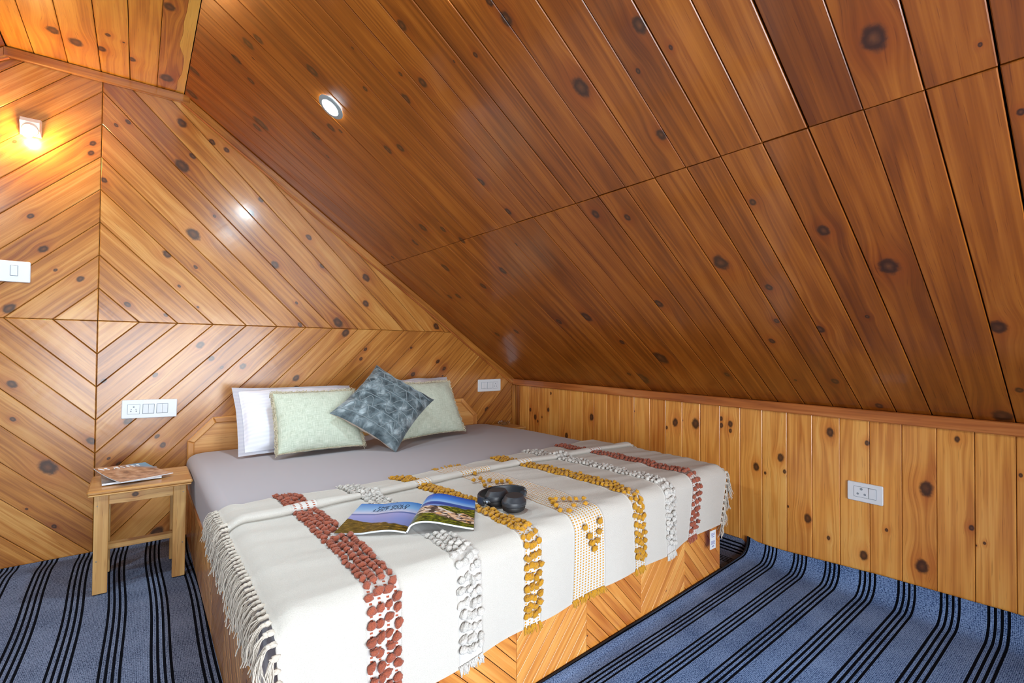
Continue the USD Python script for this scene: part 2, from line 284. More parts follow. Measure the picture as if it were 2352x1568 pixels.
# knee wall on the right
knee = struct('wall_right', 'low knee wall of upright honey pine planks under the sloped ceiling', 'wall')
K_FR = frame((0, 0, 0), (0, 1, 0), (0, 0, 1), (-1, 0, 0))
KY = [0, -.094, -.213, -.348, -.474, -.599, -.727, -.855, -.973, -1.098, -1.217, -1.342, -1.471, -1.593, -1.714, -1.835, -1.961, -2.082, -2.204, -2.331, -2.452, -2.574, -2.695, -2.815, -2.934, -3.053, -3.171]
while KY[-1] > REAR + .13: KY.append(KY[-1] - .121)
KY.append(REAR)
kk = KN_KNEE + some_knots(14, REAR, -3.3, .05, .8)
for a, b in zip(KY[1:], KY[:-1]):
    plank(knee, [(a, -.03), (b, -.03), (b, ZK), (a, ZK)], K_FR, (0, 1), M_KNEE_LIT, kk, ch=.0026)
obj('backing_board', box((.03, REAR / 2, .45), (.028, 4.9, .98)), M_DARK, knee)

# ceiling: two rows of boards on the right slope, a flat strip, and the left slope
ceil = struct('ceiling', 'attic ceiling of varnished pine boards, two slopes with shade in their colour and a flat strip between', 'ceiling')
SY = [0, -.145, -.289, -.42, -.559, -.689, -.823, -.95, -1.083, -1.222, -1.365, -1.488, -1.62, -1.749, -1.888, -2.026, -2.15, -2.288, -2.42, -2.546, -2.668, -2.797, -2.921, -3.05, -3.171, -3.294]
while SY[-1] > REAR + .15: SY.append(SY[-1] - .125)
SY.append(REAR)
JB = 1.530
S_FR = frame((0, 0, ZK), (0, 1, 0), T_R, N_R)
ks = KN_SLOPE
for a, b in zip(SY[1:], SY[:-1]):
    for (s0, s1, w) in ((0, JB, 0), (JB, SL, .004)):
        d = rng.uniform(-.0012, .0012) * (w > 0)
        plank(ceil, [(a + d, s0), (b + d, s0), (b + d, s1), (a + d, s1)], S_FR, (0, 1), M_SLOPE_SHADED, ks, tone=float(np.clip(rng.normal(0, .075), -.17, .17)), ch=.0020, gap=.0010 if b > -1.5 else (.0012 if rng.random() < .5 else .0022))
S_FL = frame((XW, 0, ZK), (0, 1, 0), T_L, N_L)
kl = some_knots(50, REAR, 0, 0, SL)
for a, b in zip(SY[1:], SY[:-1]):
    for (s0, s1) in ((0, JB), (JB, SL)):
        plank(ceil, [(a, s0), (b, s0), (b, s1), (a, s1)], S_FL, (0, 1), M_SLOPE_SHADED, kl, ch=.003, gap=.0013)
C_FR = frame((0, 0, ZC), (1, 0, 0), (0, 1, 0), (0, 0, -1))
CX = [XF1, -3.150, -3.020, -2.885, -2.760, -2.637, XF0]
for a, b in zip(CX[:-1], CX[1:]):
    if b == XF0: continue
    plank(ceil, [(a, REAR), (b, REAR), (b, 0), (a, 0)], C_FR, (0, 1), M_CEIL, KN_CEIL, ch=.003, gap=.0014, tone=-.12)
yy = np.linspace(REAR, -.002, 120)
wv = XF0 - .040 - .011 * np.sin(yy * 7.1 + .6) - .007 * np.sin(yy * 15.7 + 1.1) * np.sin(yy * 3.1) - .003 * np.sin(yy * 31 + yy * yy)
plank(ceil, [(CX[5], REAR), *zip(wv, yy), (CX[5], -.002)], C_FR, (0, 1), M_CEIL, KN_CEIL, ch=.0005, gap=.0003, tone=.16, label='darker heartwood of the last ceiling board, with a wavy edge')
M_SAP = wood('pine_sapwood', srgb(236, 190, 92), srgb(222, 168, 72), srgb(176, 120, 46), streak=.5)
plank(ceil, [*zip(wv[::-1], yy[::-1]), (XF0 - .001, REAR), (XF0 - .001, -.002)], C_FR, (0, 1), M_SAP, (), name='sapwood_edge', ch=.0005, gap=.0003, tone=-.1, label='pale wavy live edge of the last ceiling board')
for (O, s, rr) in (((XF0 / 2, REAR / 2, (ZK + ZC) / 2), (SL + .1, 4.9, .02), 1), ((XW - XF0 / 2, REAR / 2, (ZK + ZC) / 2), (SL + .1, 4.9, .02), -1)):
    n_ = N_R if rr > 0 else N_L
    b = trimesh.creation.box(s); b.apply_transform(rot((0, 1, 0), math.degrees(math.atan2(ZC - ZK, -XF0)) * rr)); b.apply_translation(np.array(O) - n_ * .034)
    obj('backing_board', b, M_DARK, ceil)
obj('backing_board', box(((XF0 + XF1) / 2, REAR / 2, ZC + .035), (.9, 4.9, .03)), M_DARK, ceil)

# left knee wall, rear gable wall with its glazed door, floor
wl = struct('wall_left', 'low knee wall of upright pine planks on the far left', 'wall')
L_FR = frame((XW, 0, 0), (0, 1, 0), (0, 0, 1), (1, 0, 0))
for a, b in zip(KY[1:], KY[:-1]):
    plank(wl, [(a, -.03), (b, -.03), (b, ZK), (a, ZK)], L_FR, (0, 1), M_PINE, some_knots(1, a, b, .05, .8), ch=.0026)
obj('backing_board', box((XW - .03, REAR / 2, .45), (.028, 4.9, .98)), M_DARK, wl)
wf = struct('wall_front', 'gable wall of pine planks around a glazed door behind the camera', 'wall')
R_FR = frame((0, REAR, 0), (1, 0, 0), (0, 0, 1), (0, 1, 0))
HOLE = sg.box(WIN[0], WIN[2], WIN[1], WIN[3])
x = 0.0
while x > XW + .01:
    a = max(x - .16, XW); s = sg.box(a, -.03, x, 2.7).intersection(GABLE).difference(HOLE)
    for q in getattr(s, 'geoms', [s]):
        if q.geom_type == 'Polygon' and q.area > 1e-3: plank(wf, q, R_FR, (0, 1), M_PINE, (), ch=.0024)
    x = a
win = struct('window_1', 'wide glazed door with white frame in the rear gable wall', 'window')
for i in range(5):
    xx = WIN[0] + (WIN[1] - WIN[0]) * i / 4
    obj('frame_post', box((xx, REAR - .03, (WIN[2] + WIN[3]) / 2), (.05, .05, WIN[3] - WIN[2]), .004), M_WHITE, win)
for zz in (WIN[2], WIN[3]): obj('frame_rail', box(((WIN[0] + WIN[1]) / 2, REAR - .03, zz), (WIN[1] - WIN[0] + .05, .052, .05), .004), M_WHITE, win)
M_PANE = mat('window_glass', {'t': ('transparent_bsdf', {}), 'g': ('glossy_bsdf', {'roughness': .02}), 'f': ('fresnel', {'IOR': 1.35}), 'x': ('mix_closure', {})}, [('f.fac', 'x.fac'), ('t.BSDF', 'x.closure1'), ('g.BSDF', 'x.closure2')], surface='x.closure')
for i in range(4):
    x0, x1 = (WIN[0] + (WIN[1] - WIN[0]) * (i + k) / 4 for k in (0, 1))
    obj('pane', box(((x0 + x1) / 2, REAR - .03, (WIN[2] + WIN[3]) / 2), (x1 - x0 - .04, .006, WIN[3] - WIN[2] - .04)), M_PANE, win)
fl = obj('floor', box((XW / 2, REAR / 2, -.022), (-XW + .1, -REAR + .1, .04)), plain('floor_boards', srgb(120, 84, 52), .6))
tag(fl, 'bare floor under the carpets', 'floor', kind='structure')

# mouldings
def trim(k, label): return struct(f'trim_{k}', label, 'trim')
t1 = trim(1, 'pine moulding where the flat ceiling meets the diamond wall')
stick(t1, 'moulding', ((XF0 + XF1) / 2 + .01, -.0102, ZC - .028), (XF0 - XF1 + .04, .020, .050), M_PINE, 0, .004, tone=.12)
for sgn, x0, lab, num in ((1, 0, 'pine moulding along the edge between diamond wall and right ceiling slope', 2), (-1, XW, 'pine moulding along the edge between diamond wall and left ceiling slope', 3)):
    tt = trim(num, lab); Tv = T_R if sgn > 0 else T_L; Nv = N_R if sgn > 0 else N_L
    L = SL - .01; c = np.array([x0, -.0095, ZK]) + Tv * (L / 2) + Nv * .024
    Mx = np.eye(4); Mx[:3, 0] = Tv; Mx[:3, 1] = (0, -1, 0) if sgn > 0 else (0, 1, 0); Mx[:3, 2] = np.cross(Mx[:3, 0], Mx[:3, 1])
    stick(tt, 'moulding', c, (L, .017, .046), M_PINE, 0, .004, Mx, tone=.1)
    stick(tt, 'bead', c + Nv * .027 - np.array([0, .001, 0]), (L - .02, .012, .010), M_TRIM, 0, .003, Mx, tone=.1)
t4 = trim(4, 'reddish pine rail between knee wall and right ceiling slope')
stick(t4, 'moulding', (-.0125, REAR / 2, ZK - .024), (.024, -REAR - .004, .052), M_TRIM, 1, .004)
t5 = trim(5, 'reddish pine rail between left knee wall and left ceiling slope')
stick(t5, 'moulding', (XW + .0125, REAR / 2, ZK - .024), (.024, -REAR - .004, .052), M_TRIM, 1, .004)
t6 = trim(6, 'upright pine batten in the corner beside the knee wall')
stick(t6, 'batten', (-.014, -.0175, .40), (.026, .032, .82), M_PINE, 2, .003)
stick(t6, 'batten', (-.0075, -.063, .40), (.013, .05, .82), M_PINE, 2, .003, tone=.12)

# ------------------------------------------------------------------ carpets
def carpet_mat(name, dark, light, grey):
    N = {'st': ('uvmap', {'attribute': 'st'}), 'uv': ('separate_xyz', {}),
         'g': ('math', {'math_type': 'divide', 'value2': .144}), 'fr': ('math', {'math_type': 'fraction'}),
         'ln': ('math', {'math_type': 'divide', 'value2': .132}), 'lf': ('math', {'math_type': 'fraction'}),
         'in_line': ('math', {'math_type': 'less_than', 'value2': .46}), 'in_grp': ('math', {'math_type': 'less_than', 'value2': .528}),
         'both': ('math', {'math_type': 'multiply'}),
         'rib': ('vector_math', {'math_type': 'multiply', 'vector2': (420, 190, 1)}), 'rn': ('noise_texture', {'scale': 1.0, 'detail': 2.0, 'roughness': .7}),
         'wv': ('vector_math', {'math_type': 'multiply', 'vector2': (150, 240, 1)}), 'wn': ('noise_texture', {'scale': 1.0, 'detail': 1.0}),
         'bl': ('noise_texture', {'scale': 6.0, 'detail': 3.0}), 'a1': ('math', {'math_type': 'add'}), 'a2': ('math', {'math_type': 'multiply_add', 'value2': .35}),
         'ribs': ('math', {'math_type': 'multiply', 'value2': 1256.0}), 'ribw': ('math', {'math_type': 'sine'}), 'a3': ('math', {'math_type': 'multiply_add', 'value2': .10}),
         'ramp': ('rgb_ramp', {'ramp': [(.62, dark), (1.12, light), (1.45, grey)]}), 'sc': ('math', {'math_type': 'multiply', 'value2': .70}),
         'mx': ('mix', {'color2': (.003, .004, .007)}), 'bp': ('bump', {'strength': .5, 'distance': .002}),
         'p': ('principled_bsdf', {'roughness': .95, 'specular_ior_level': .05})}
    N['ramp'][1]['ramp'] = [(.50, dark), (.68, light), (.92, grey)]
    L = [('st.UV', 'uv.vector'), ('uv.x', 'g.value1'), ('g.value', 'fr.value1'), ('fr.value', 'ln.value1'), ('ln.value', 'lf.value1'), ('lf.value', 'in_line.value1'), ('fr.value', 'in_grp.value1'),
         ('in_line.value', 'both.value1'), ('in_grp.value', 'both.value2'), ('st.UV', 'rib.vector1'), ('rib.vector', 'rn.vector'), ('st.UV', 'wv.vector1'), ('wv.vector', 'wn.vector'), ('st.UV', 'bl.vector'),
         ('rn.fac', 'a1.value1'), ('wn.fac', 'a1.value2'), ('bl.fac', 'a2.value1'), ('a1.value', 'a2.value3'), ('uv.x', 'ribs.value1'), ('ribs.value', 'ribw.value1'), ('ribw.value', 'a3.value1'), ('a2.value', 'a3.value3'),
         ('a3.value', 'sc.value1'), ('sc.value', 'ramp.fac'), ('ramp.color', 'mx.color1'), ('both.value', 'mx.fac'), ('mx.color', 'p.base_color'), ('a1.value', 'bp.height'), ('bp.normal', 'p.normal')]
    return mat(name, N, L)
M_CARP = carpet_mat('carpet_denim', srgb(13, 23, 48), srgb(48, 74, 120), srgb(132, 160, 204))
M_CARP2 = carpet_mat('carpet_denim_shaded', srgb(15, 21, 38), srgb(56, 66, 90), srgb(122, 133, 158))  # denim weave greyed and darkened, dimmer light put into its colour
M_EDGE = plain('carpet_selvedge', (.012, .014, .02), .9)

def sheet(P, thick, closed_uv):
    """A cloth of the grid of points P (nu, nv, 3) with thickness: top, underside and edges."""
    nu, nv, _ = P.shape; du = np.gradient(P, axis=0); dv = np.gradient(P, axis=1)
    n = np.cross(du, dv); n /= np.maximum(np.linalg.norm(n, axis=2, keepdims=True), 1e-9)
    top = P.reshape(-1, 3); bot = (P - n * thick).reshape(-1, 3); f = grid_faces(nu, nv); k = len(top)
    ring = np.concatenate([np.arange(nv), np.arange(1, nu) * nv + nv - 1, (nu - 1) * nv + np.arange(nv - 2, -1, -1), np.arange(nu - 2, 0, -1) * nv])
    nx = np.roll(ring, -1)
    side = np.vstack([np.stack([nx, ring, ring + k], 1), np.stack([nx, ring + k, nx + k], 1)])
    V = np.vstack([top, bot]); F = np.vstack([f, f[:, ::-1] + k, side]); uv = np.vstack([closed_uv.reshape(-1, 2)] * 2)
    return (V, F), uv
edge_y = lambda x: np.where(x < -.34, -2.155 + .070 * (x + .34) - .007, -2.1314 + .090 * x)
# the lower runners, stripes along the room
xs = np.concatenate([np.linspace(XW + .01, -.12, 300), -.065 + .065 * np.sin(np.linspace(-np.pi / 2 * .9, 0, 1)), ])
th = np.linspace(0, np.pi / 2, 9); xs = np.concatenate([np.linspace(XW + .02, -.075, 260), -.075 + .062 * np.sin(th[1:]), np.full(4, -.013)])
zs = np.concatenate([np.full(260, .008), .008 + .060 * (1 - np.cos(th[1:])), .068 + np.array([.004, .008, .012, .016])])
ys = np.linspace(-.012, REAR + .05, 150)
X, Y = np.meshgrid(xs, ys, indexing='ij'); Z = np.repeat(zs[:, None], len(ys), 1)
Z = .008 + (Z - .008) * np.clip((Y + 2.22) / .12, 0, 1) + .0022 * (meshkit.fbm(np.stack([X * 2.2, Y * 2.2, X * 0], -1), 3) - .5) + np.where(X < -2.4, .011 * np.exp(-((Y + .16) / .10) ** 2), 0) + np.where(X < -2.4, .010 * np.exp(-(Y / .03) ** 2), 0)
run = np.concatenate([[0], np.cumsum(np.hypot(np.diff(xs), np.diff(zs)))]) + xs[0]
ST = np.stack([np.repeat(run[:, None], len(ys), 1) + 2.946 + .144 * 40 + .012 * np.cos((Y + .33) * 5.5) * np.exp(Y * .9) - .012, Y], -1)
(VF, uv) = sheet(np.stack([X, Y, Z], -1)[:, ::-1], .006, ST[:, ::-1])
c1 = obj('carpet', VF, M_CARP2, None, smooth=False, uv=uv)
tag(c1, 'blue carpet, its colour greyed for dim light, with black stripes running towards the diamond wall, under the nightstand', 'carpet')
# the upper runner in front of the bed, stripes across, turned up against the knee wall
xa = np.concatenate([np.linspace(-2.32, -.105, 130), -.105 + .088 * np.sin(th[1:]), np.full(8, -.017)])
q = np.linspace(0, 1, 120) ** 1.0
P, ST = [], []
lift = lambda t: np.interp(t, [0, .2, .6, 1.0], [.072, .078, .105, .118])
for j, t in enumerate(q):
    y0 = edge_y(xa); yb = -4.55; y = y0 + (yb - y0) * t
    hz = lift((np.abs(y) - 2.1) / 1.05)
    rise = np.concatenate([np.zeros(130), .075 * (1 - np.cos(th[1:])), .075 + np.linspace(.03, 1, 8) * np.maximum(hz[-8:] - .075, .004)])
    z = .016 + rise + .0025 * (meshkit.fbm(np.stack([xa * 3, y * 3, 0 * y], -1), 3, 5) - .5) + .014 * np.exp(-(t / .015) ** 2)
    P.append(np.stack([xa, y, z], -1))
    skew = .090 * np.exp(-((np.abs(y) - 2.13)) * 2.2)
    c = y - skew * xa
    ST.append(np.stack([-c - 2.226 + .144 * 10, xa[0] + np.concatenate([[0], np.cumsum(np.hypot(np.diff(xa), np.diff(z)))])], -1))
P = np.array(P).transpose(1, 0, 2)[::-1]; ST = np.array(ST).transpose(1, 0, 2)[::-1]
(VF, uv) = sheet(P, .005, ST)
c2 = thing('carpet', 'bright denim blue carpet with groups of black stripes across, at the foot of the bed', 'carpet')
obj('runner', VF, M_CARP, c2, uv=uv)
e0 = P[::-1, 0]; hem = np.stack([e0 + [0, -.0085, .0026], e0 + [0, -.003, .0030], e0 + [0, .0015, .002], e0 + [0, .002, -.004]], 1)
obj('selvedge', (hem.reshape(-1, 3), grid_faces(len(e0), 4)), M_EDGE, c2, label='black bound edge of the carpet')

# ------------------------------------------------------------------ bed
BX0, BX1 = -2.457, -.340
foot = lambda x: -2.155 + .070 * (x - BX1)
zrail = lambda y: .300 + .030 * np.clip(-y / 2.2, 0, 1)
bed = thing('bed', 'wide low pine bed with herringbone plank panels around its base and a chamfered headboard', 'bed', (0, 0, 0))
B_A = np.array([BX1, foot(BX1), 0]); B_B = np.array([BX0, foot(BX0), 0]); ex = (B_B - B_A) / np.linalg.norm(B_B - B_A); LW = np.linalg.norm(B_B - B_A)
def herringbone(fr, length, z0, z1, first, m, pitch=.347, sheen_tones=(.10, -.16)):
    i, s = 0, 0.0
    while s < length - .01:
        e = min(s + pitch, length); panel = sg.box(s, z0, e, z1); sl = first if i % 2 == 0 else -first
        w = .057; kn = some_knots(1, s, e, z0, z1, .004, .007)
        c0 = z0 - pitch - .1 + float(rng.uniform(0, w))
        while c0 < z1 + pitch + .1:
            a, b = (0, sl * (e - s + .0)) if True else (0, 0)
            x0, x1 = s - .001, e + .001
            y0, y1 = c0, c0 + sl * (x1 - x0)
            st_ = sg.Polygon([(x0, y0), (x1, y1), (x1, y1 + w), (x0, y0 + w)]).intersection(panel)
            if st_.geom_type == 'Polygon' and st_.area > 1.5e-4:
                plank(bed, st_, fr, (1, sl), m, kn, thick=.010, ch=.0012, gap=.0009, proud=0.0, tone=float((sheen_tones[0] if sl == first else sheen_tones[1]) + rng.normal(0, .07)))  # panel tone alternates to paint in the sheen of each grain direction
            c0 += w
        s += pitch; i += 1
fr_f = frame(B_A + [0, 0, 0], ex, (0, 0, 1), np.array([ex[1], -ex[0], 0]) if ex[0] * 1 > 0 else np.array([-ex[1], ex[0], 0]) * 1.0)
nf = np.array([-ex[1], ex[0], 0.0]); nf = nf if nf[1] < 0 else -nf
fr_f = frame(B_A, ex, (0, 0, 1), nf)
herringbone(fr_f, LW, .012, .325, 1, M_BED)
side_len = -.03 - foot(BX0)
fr_s = frame((BX0, foot(BX0), 0), (0, 1, 0), (0, 0, 1), (-1, 0, 0))
herringbone(fr_s, side_len, .012, .290, -1, M_BEDSIDE, sheen_tones=(.02, -.08))
obj('front_board', trimesh.Trimesh(*[np.array(v) for v in ([B_A + [0, .011, .01], B_B + [.011, .011, .01], B_B + [.011, .011, .32], B_A + [0, .011, .32], B_A + [0, .03, .01], B_B + [.011, .03, .01], B_B + [.011, .03, .32], B_A + [0, .03, .32]], [[0, 1, 2], [0, 2, 3], [4, 6, 5], [4, 7, 6], [0, 4, 5], [0, 5, 1], [3, 2, 6], [3, 6, 7], [0, 3, 7], [0, 7, 4], [1, 5, 6], [1, 6, 2]])]), M_DARK, bed)
stick(bed, 'side_board', (BX0 + .024, (foot(BX0) - .03) / 2 + .02, .155), (.026, side_len - .05, .285), M_BEDSIDE, 1)
stick(bed, 'side_board', (BX1 - .012, (foot(BX1) - .03) / 2, .165), (.022, -foot(BX1) - .03, .30), M_BED, 1)
# moulded rail along the top of the left side, slightly higher at the foot
ry = np.linspace(-.035, foot(BX0) + .002, 40); pr = np.array([(-.004, -.012), (-.007, .0), (-.004, .009), (.004, .014), (.030, .014), (.034, .010), (.034, -.012)])
rv = np.array([[[BX0 + a, y, zrail(y) + b] for a, b in pr] for y in ry])
rf = grid_faces(len(ry), len(pr)); at = {f'knot_{c}': FAR for c in 'abcd'}; at.update(tone=.12, seed=3.3)
obj('side_rail', (rv.reshape(-1, 3), rf), M_TRIM, bed, uv=np.stack([np.repeat(ry, len(pr)), np.tile(np.arange(len(pr)) * .012, len(ry))], 1), attrs=at)
stick(bed, 'platform', ((BX0 + BX1) / 2, -1.10, .298), (BX1 - BX0 - .07, 2.05, .018), M_BED, 0)
# headboard
HO = [(-2.460, .02), (-2.460, .570), (-2.332, .701), (-.562, .722), (-.418, .583), (-.418, .02)]
def ring_in(d): return list(sg.Polygon(HO).buffer(-d, join_style=2).exterior.coords)[:-1]
H_FR = frame((0, -.022, 0), (1, 0, 0), (0, 0, 1), (0, -1, 0))
plank(bed, ring_in(.034), H_FR, (1, 0), M_HEAD, (), name='headboard_panel', thick=.018, ch=.001, tone=-.1)
outer, inner = sg.Polygon(HO), sg.Polygon(ring_in(.036))
fo = np.array(sg.polygon.orient(outer).exterior.coords)[:-1]; fi = np.array(sg.polygon.orient(inner).exterior.coords)[:-1]
fi = fi[[int(np.argmin(np.linalg.norm(fi - p, axis=1))) for p in fo]]
for i in range(len(fo)):
    j = (i + 1) % len(fo)
    if fo[i][1] < .03 and fo[j][1] < .03: continue
    d = fo[j] - fo[i]
    plank(bed, [fo[i], fo[j], fi[j], fi[i]], frame((0, -.034, 0), (1, 0, 0), (0, 0, 1), (0, -1, 0)), d, M_HEAD, (), name='headboard_frame', thick=.032, ch=.005, gap=.0003, tone=.02)

# ------------------------------------------------------------------ mattress
def cloth_mat(name, c1, c2, scale=(900, 900, 1), rough=.9, bump=.25, extra=.0, sheen=.1):
    return mat(name, {'st': ('uvmap', {'attribute': 'st'}), 's': ('vector_math', {'math_type': 'multiply', 'vector2': scale}), 'n': ('noise_texture', {'scale': 1.0, 'detail': 2.0, 'roughness': .6}),
        'b': ('noise_texture', {'scale': 9.0, 'detail': 2.0}), 'm': ('mix', {'color1': c1, 'color2': c2}), 'bp': ('bump', {'strength': bump, 'distance': .0012}),
        'p': ('principled_bsdf', {'roughness': rough, 'specular_ior_level': .2, 'sheen_weight': sheen})},
        [('st.UV', 's.vector1'), ('s.vector', 'n.vector'), ('n.fac', 'm.fac'), ('m.color', 'p.base_color'), ('n.fac', 'bp.height'), ('bp.normal', 'p.normal')])
M_SHEET = cloth_mat('sheet_mauve', srgb(182, 178, 183), srgb(166, 162, 168), (500, 500, 1))
M_TICK = cloth_mat('mattress_ticking', srgb(170, 190, 214), srgb(150, 172, 202))
MX0, MX1 = -2.468, -.352
ztop = lambda y: np.interp(-y, [0, .25, .7, 1.4, 2.3], [.502, .512, .532, .540, .542])
matt = thing('mattress', 'thick mattress in a mauve grey fitted sheet on the pine bed', 'mattress', (0, 0, 0))
def loft(x0, x1, r, z0, y_head, off, n=14):
    """A rounded slab: rings of a rounded rectangle, skewed at the foot, from the bottom edge over the rim to the top."""
    def ringpts(ins):
        xa, xb = x0 + ins, x1 - ins; rr = max(.075 - ins, .012); pts = []
        for (cx, cy, a0) in ((xb - rr, y_head - ins - rr, 0), (xa + rr, y_head - ins - rr, 90), (xa + rr, None, 180), (xb - rr, None, 270)):
            for a in np.linspace(a0, a0 + 90, 7):
                yc = cy if cy is not None else foot(cx) - off + ins + rr
                pts.append((cx + rr * math.cos(math.radians(a)), yc + rr * math.sin(math.radians(a))))
        p = np.array(pts + pts[:1]); out = []
        for a, b in zip(p[:-1], p[1:]):
            k = max(1, int(np.linalg.norm(b - a) / .05)); out += [a + (b - a) * t for t in np.arange(k) / k]
        return np.array(out)
    base = ringpts(0.0); nn = len(base); rings = []
    ctr = base.mean(0)
    prof = [(.012, -1), (.004, -.6), (0, -.35), (0, -.2)] + [(r * (1 - math.cos(a)), -r * (1 - math.sin(a))) for a in np.linspace(0, math.pi / 2, 9)]
    H = .230
    for ins, dz in prof:
        p = base.copy(); k = 1 - ins * 2 / np.array([x1 - x0, 2.2]); p = ctr + (p - ctr) * k
        zt = ztop(p[:, 1]); z = zt + dz if dz > -.2 else zt + (dz + .2) / .8 * (H - .06) - .06 * 1.0 - (0 if dz > -.99 else 0)
        rings.append(np.column_stack([p, z]))
    for s in (.93, .8, .6, .35, .12):
        p = ctr + (rings[len(prof) - 1][:, :2] - ctr) * s; rings.append(np.column_stack([p, ztop(p[:, 1]) + .004 * (1 - s) + .0015 * (meshkit.fbm(np.column_stack([p * 4, p[:, 0] * 0]), 3) - .5)]))
    V = np.vstack(rings + [np.array([[*ctr, ztop(ctr[1]) + .004]])]); F = []
    for i in range(len(rings) - 1):
        for j in range(nn):
            a, b = i * nn + j, i * nn + (j + 1) % nn; F += [[a, b, b + nn], [a, b + nn, a + nn]]
    i = len(rings) - 1
    F += [[i * nn + j, i * nn + (j + 1) % nn, len(V) - 1] for j in range(nn)]
    return V, np.array(F)
V, F = loft(MX0, MX1, .055, .31, -.040, .004)
obj('fitted_sheet', (V, F), M_SHEET, matt, smooth=True, uv=V[:, :2] + V[:, 2:] * .7)
V2, F2 = loft(MX0 + .006, MX1 - .006, .05, .31, -.046, -.002); V2[:, 2] = np.minimum(V2[:, 2] - .012, .45)
obj('mattress_body', (V2, F2), M_TICK, matt, smooth=False, uv=V2[:, :2], label='pale blue mattress side showing below the sheet')

# ------------------------------------------------------------------ throw blanket with woven stripes, pompoms and fringe
BL0, BL1 = -2.462, -.328
hang = lambda x: -2.185 + .092 * (x - BX1)             # where its front hangs
backy = lambda x: np.interp(x, [-2.46, -2.38, -2.28, -2.02, -1.52, -.85, -.45, -.33], [-1.425, -1.476, -1.441, -1.468, -1.423, -1.345, -1.303, -1.310])
ridgey = lambda x: np.interp(x, [-2.46, -2.3, -2.04, -1.69, -1.175, -.72, -.33], [-1.69, -1.700, -1.682, -1.646, -1.594, -1.603, -1.60])
HEMZ = lambda x: .268 + .006 * np.sin(x * 9) + .010 * np.interp(x, [-2.4, -1.7, -.33], [-.6, .2, .3])
NP = 96
def profile(x):
    """The blanket's section at x (array): (n, NP, 3) points from the back edge over the pleat and the foot of the mattress to the hem."""
    x = np.atleast_1d(np.asarray(x, float)); yb, yr, yh = backy(x), ridgey(x), hang(x); zt = .5595
    cols = []
    r = .058; rows = []
    def add(y, z, dx=0.0): rows.append((y, z, dx))
    for t in np.linspace(0, 1, 16): add(yb + (yr + .055 - yb) * t, zt - .004 * (1 - t) ** 2 - .002)
    for dy, dz in ((.050, .001), (.046, .009), (.040, .018), (.030, .0225), (.018, .0235), (.006, .022), (-.002, .0185), (-.006, .0125), (-.004, .006), (.002, .0022), (.004, .0008), (-.002, .0), (-.012, .0)): add(yr + dy, zt + dz)
    for t in np.linspace(.03, 1, 37): add(yr - .012 + (yh + r - yr + .012) * t, zt + 0 * t)
    for a in np.linspace(8, 90, 11): add(yh + r - r * math.sin(math.radians(a)), zt - r * (1 - math.cos(math.radians(a))))
    hz = HEMZ(x)
    for t in np.linspace(.06, 1, NP - 16 - 13 - 37 - 11): add(yh - .004 * np.sin(t * 2.2), zt - r + (hz - zt + r) * t)
    Y = np.array([np.broadcast_to(q[0], x.shape) for q in rows]).T; Z = np.array([np.broadcast_to(q[1], x.shape) for q in rows]).T
    top = np.clip((Z - .30) / .25, 0, 1)
    u = (x - BL0) / (BL1 - BL0)
    back = np.clip((Y + 1.95) / .55, 0, 1)
    X = x[:, None] + back * (-.015 - .055 * np.sin(np.pi * np.clip(u, 0, 1)))[:, None] * (1 - np.clip(np.abs(u - .5) * 2, 0, 1) ** 6)[:, None]
    low = np.clip((.50 - Z) / .25, 0, 1)
    X = X - low * (.075 * np.clip((u - .72) / .28, 0, 1) ** 1.5)[:, None] + low * (.020 * np.clip((.12 - u) / .12, 0, 1))[:, None]
    nz = meshkit.fbm(np.stack([X * 1.6, Y * 15 + X * 3.2, Z * 2], -1), 3, 3) - .5 + .5 * (meshkit.fbm(np.stack([X * 3.1, Y * 38 + X * 7.5, Z * 2 + 5], -1), 2, 8) - .5)
    flat = np.clip((Z - .50) / .05, 0, 1)
    Z = Z + nz * .013 * flat * np.clip((-.62 - (Y - 0)) / .3, 0, 1)
    Yw = Y + (1 - flat) * (.010 * np.sin(X * 7.0) + .006 * np.sin(X * 17 + 1)) * low
    e = np.clip((.055 - (X - BL0)) / .055, 0, 1); e2 = np.clip((.045 - (BL1 - X)) / .045, 0, 1)
    Z = Z - flat * (.026 * e ** 2 + .026 * e2 ** 2)
    return np.stack([X, Yw, Z], -1)
BANDS = [('rust', -2.262, -2.172, 4, 'rust red'), ('white', -2.002, -1.920, 4, 'cream'), ('gold', -1.748, -1.676, 4, 'mustard'), ('mesh', -1.512, -1.346, 11, 'mustard and cream'),
         ('gold', -1.160, -1.082, 4, 'mustard'), ('white', -.922, -.842, 4, 'cream'), ('rust', -.684, -.606, 3, 'rust red')]
COL = {'rust': srgb(160, 86, 64), 'white': srgb(206, 202, 195), 'gold': srgb(196, 142, 36), 'mesh': srgb(196, 142, 36)}
M_THROW = cloth_mat('throw_cream', srgb(217, 213, 205), srgb(182, 178, 170), (330, 620, 1), bump=.9)
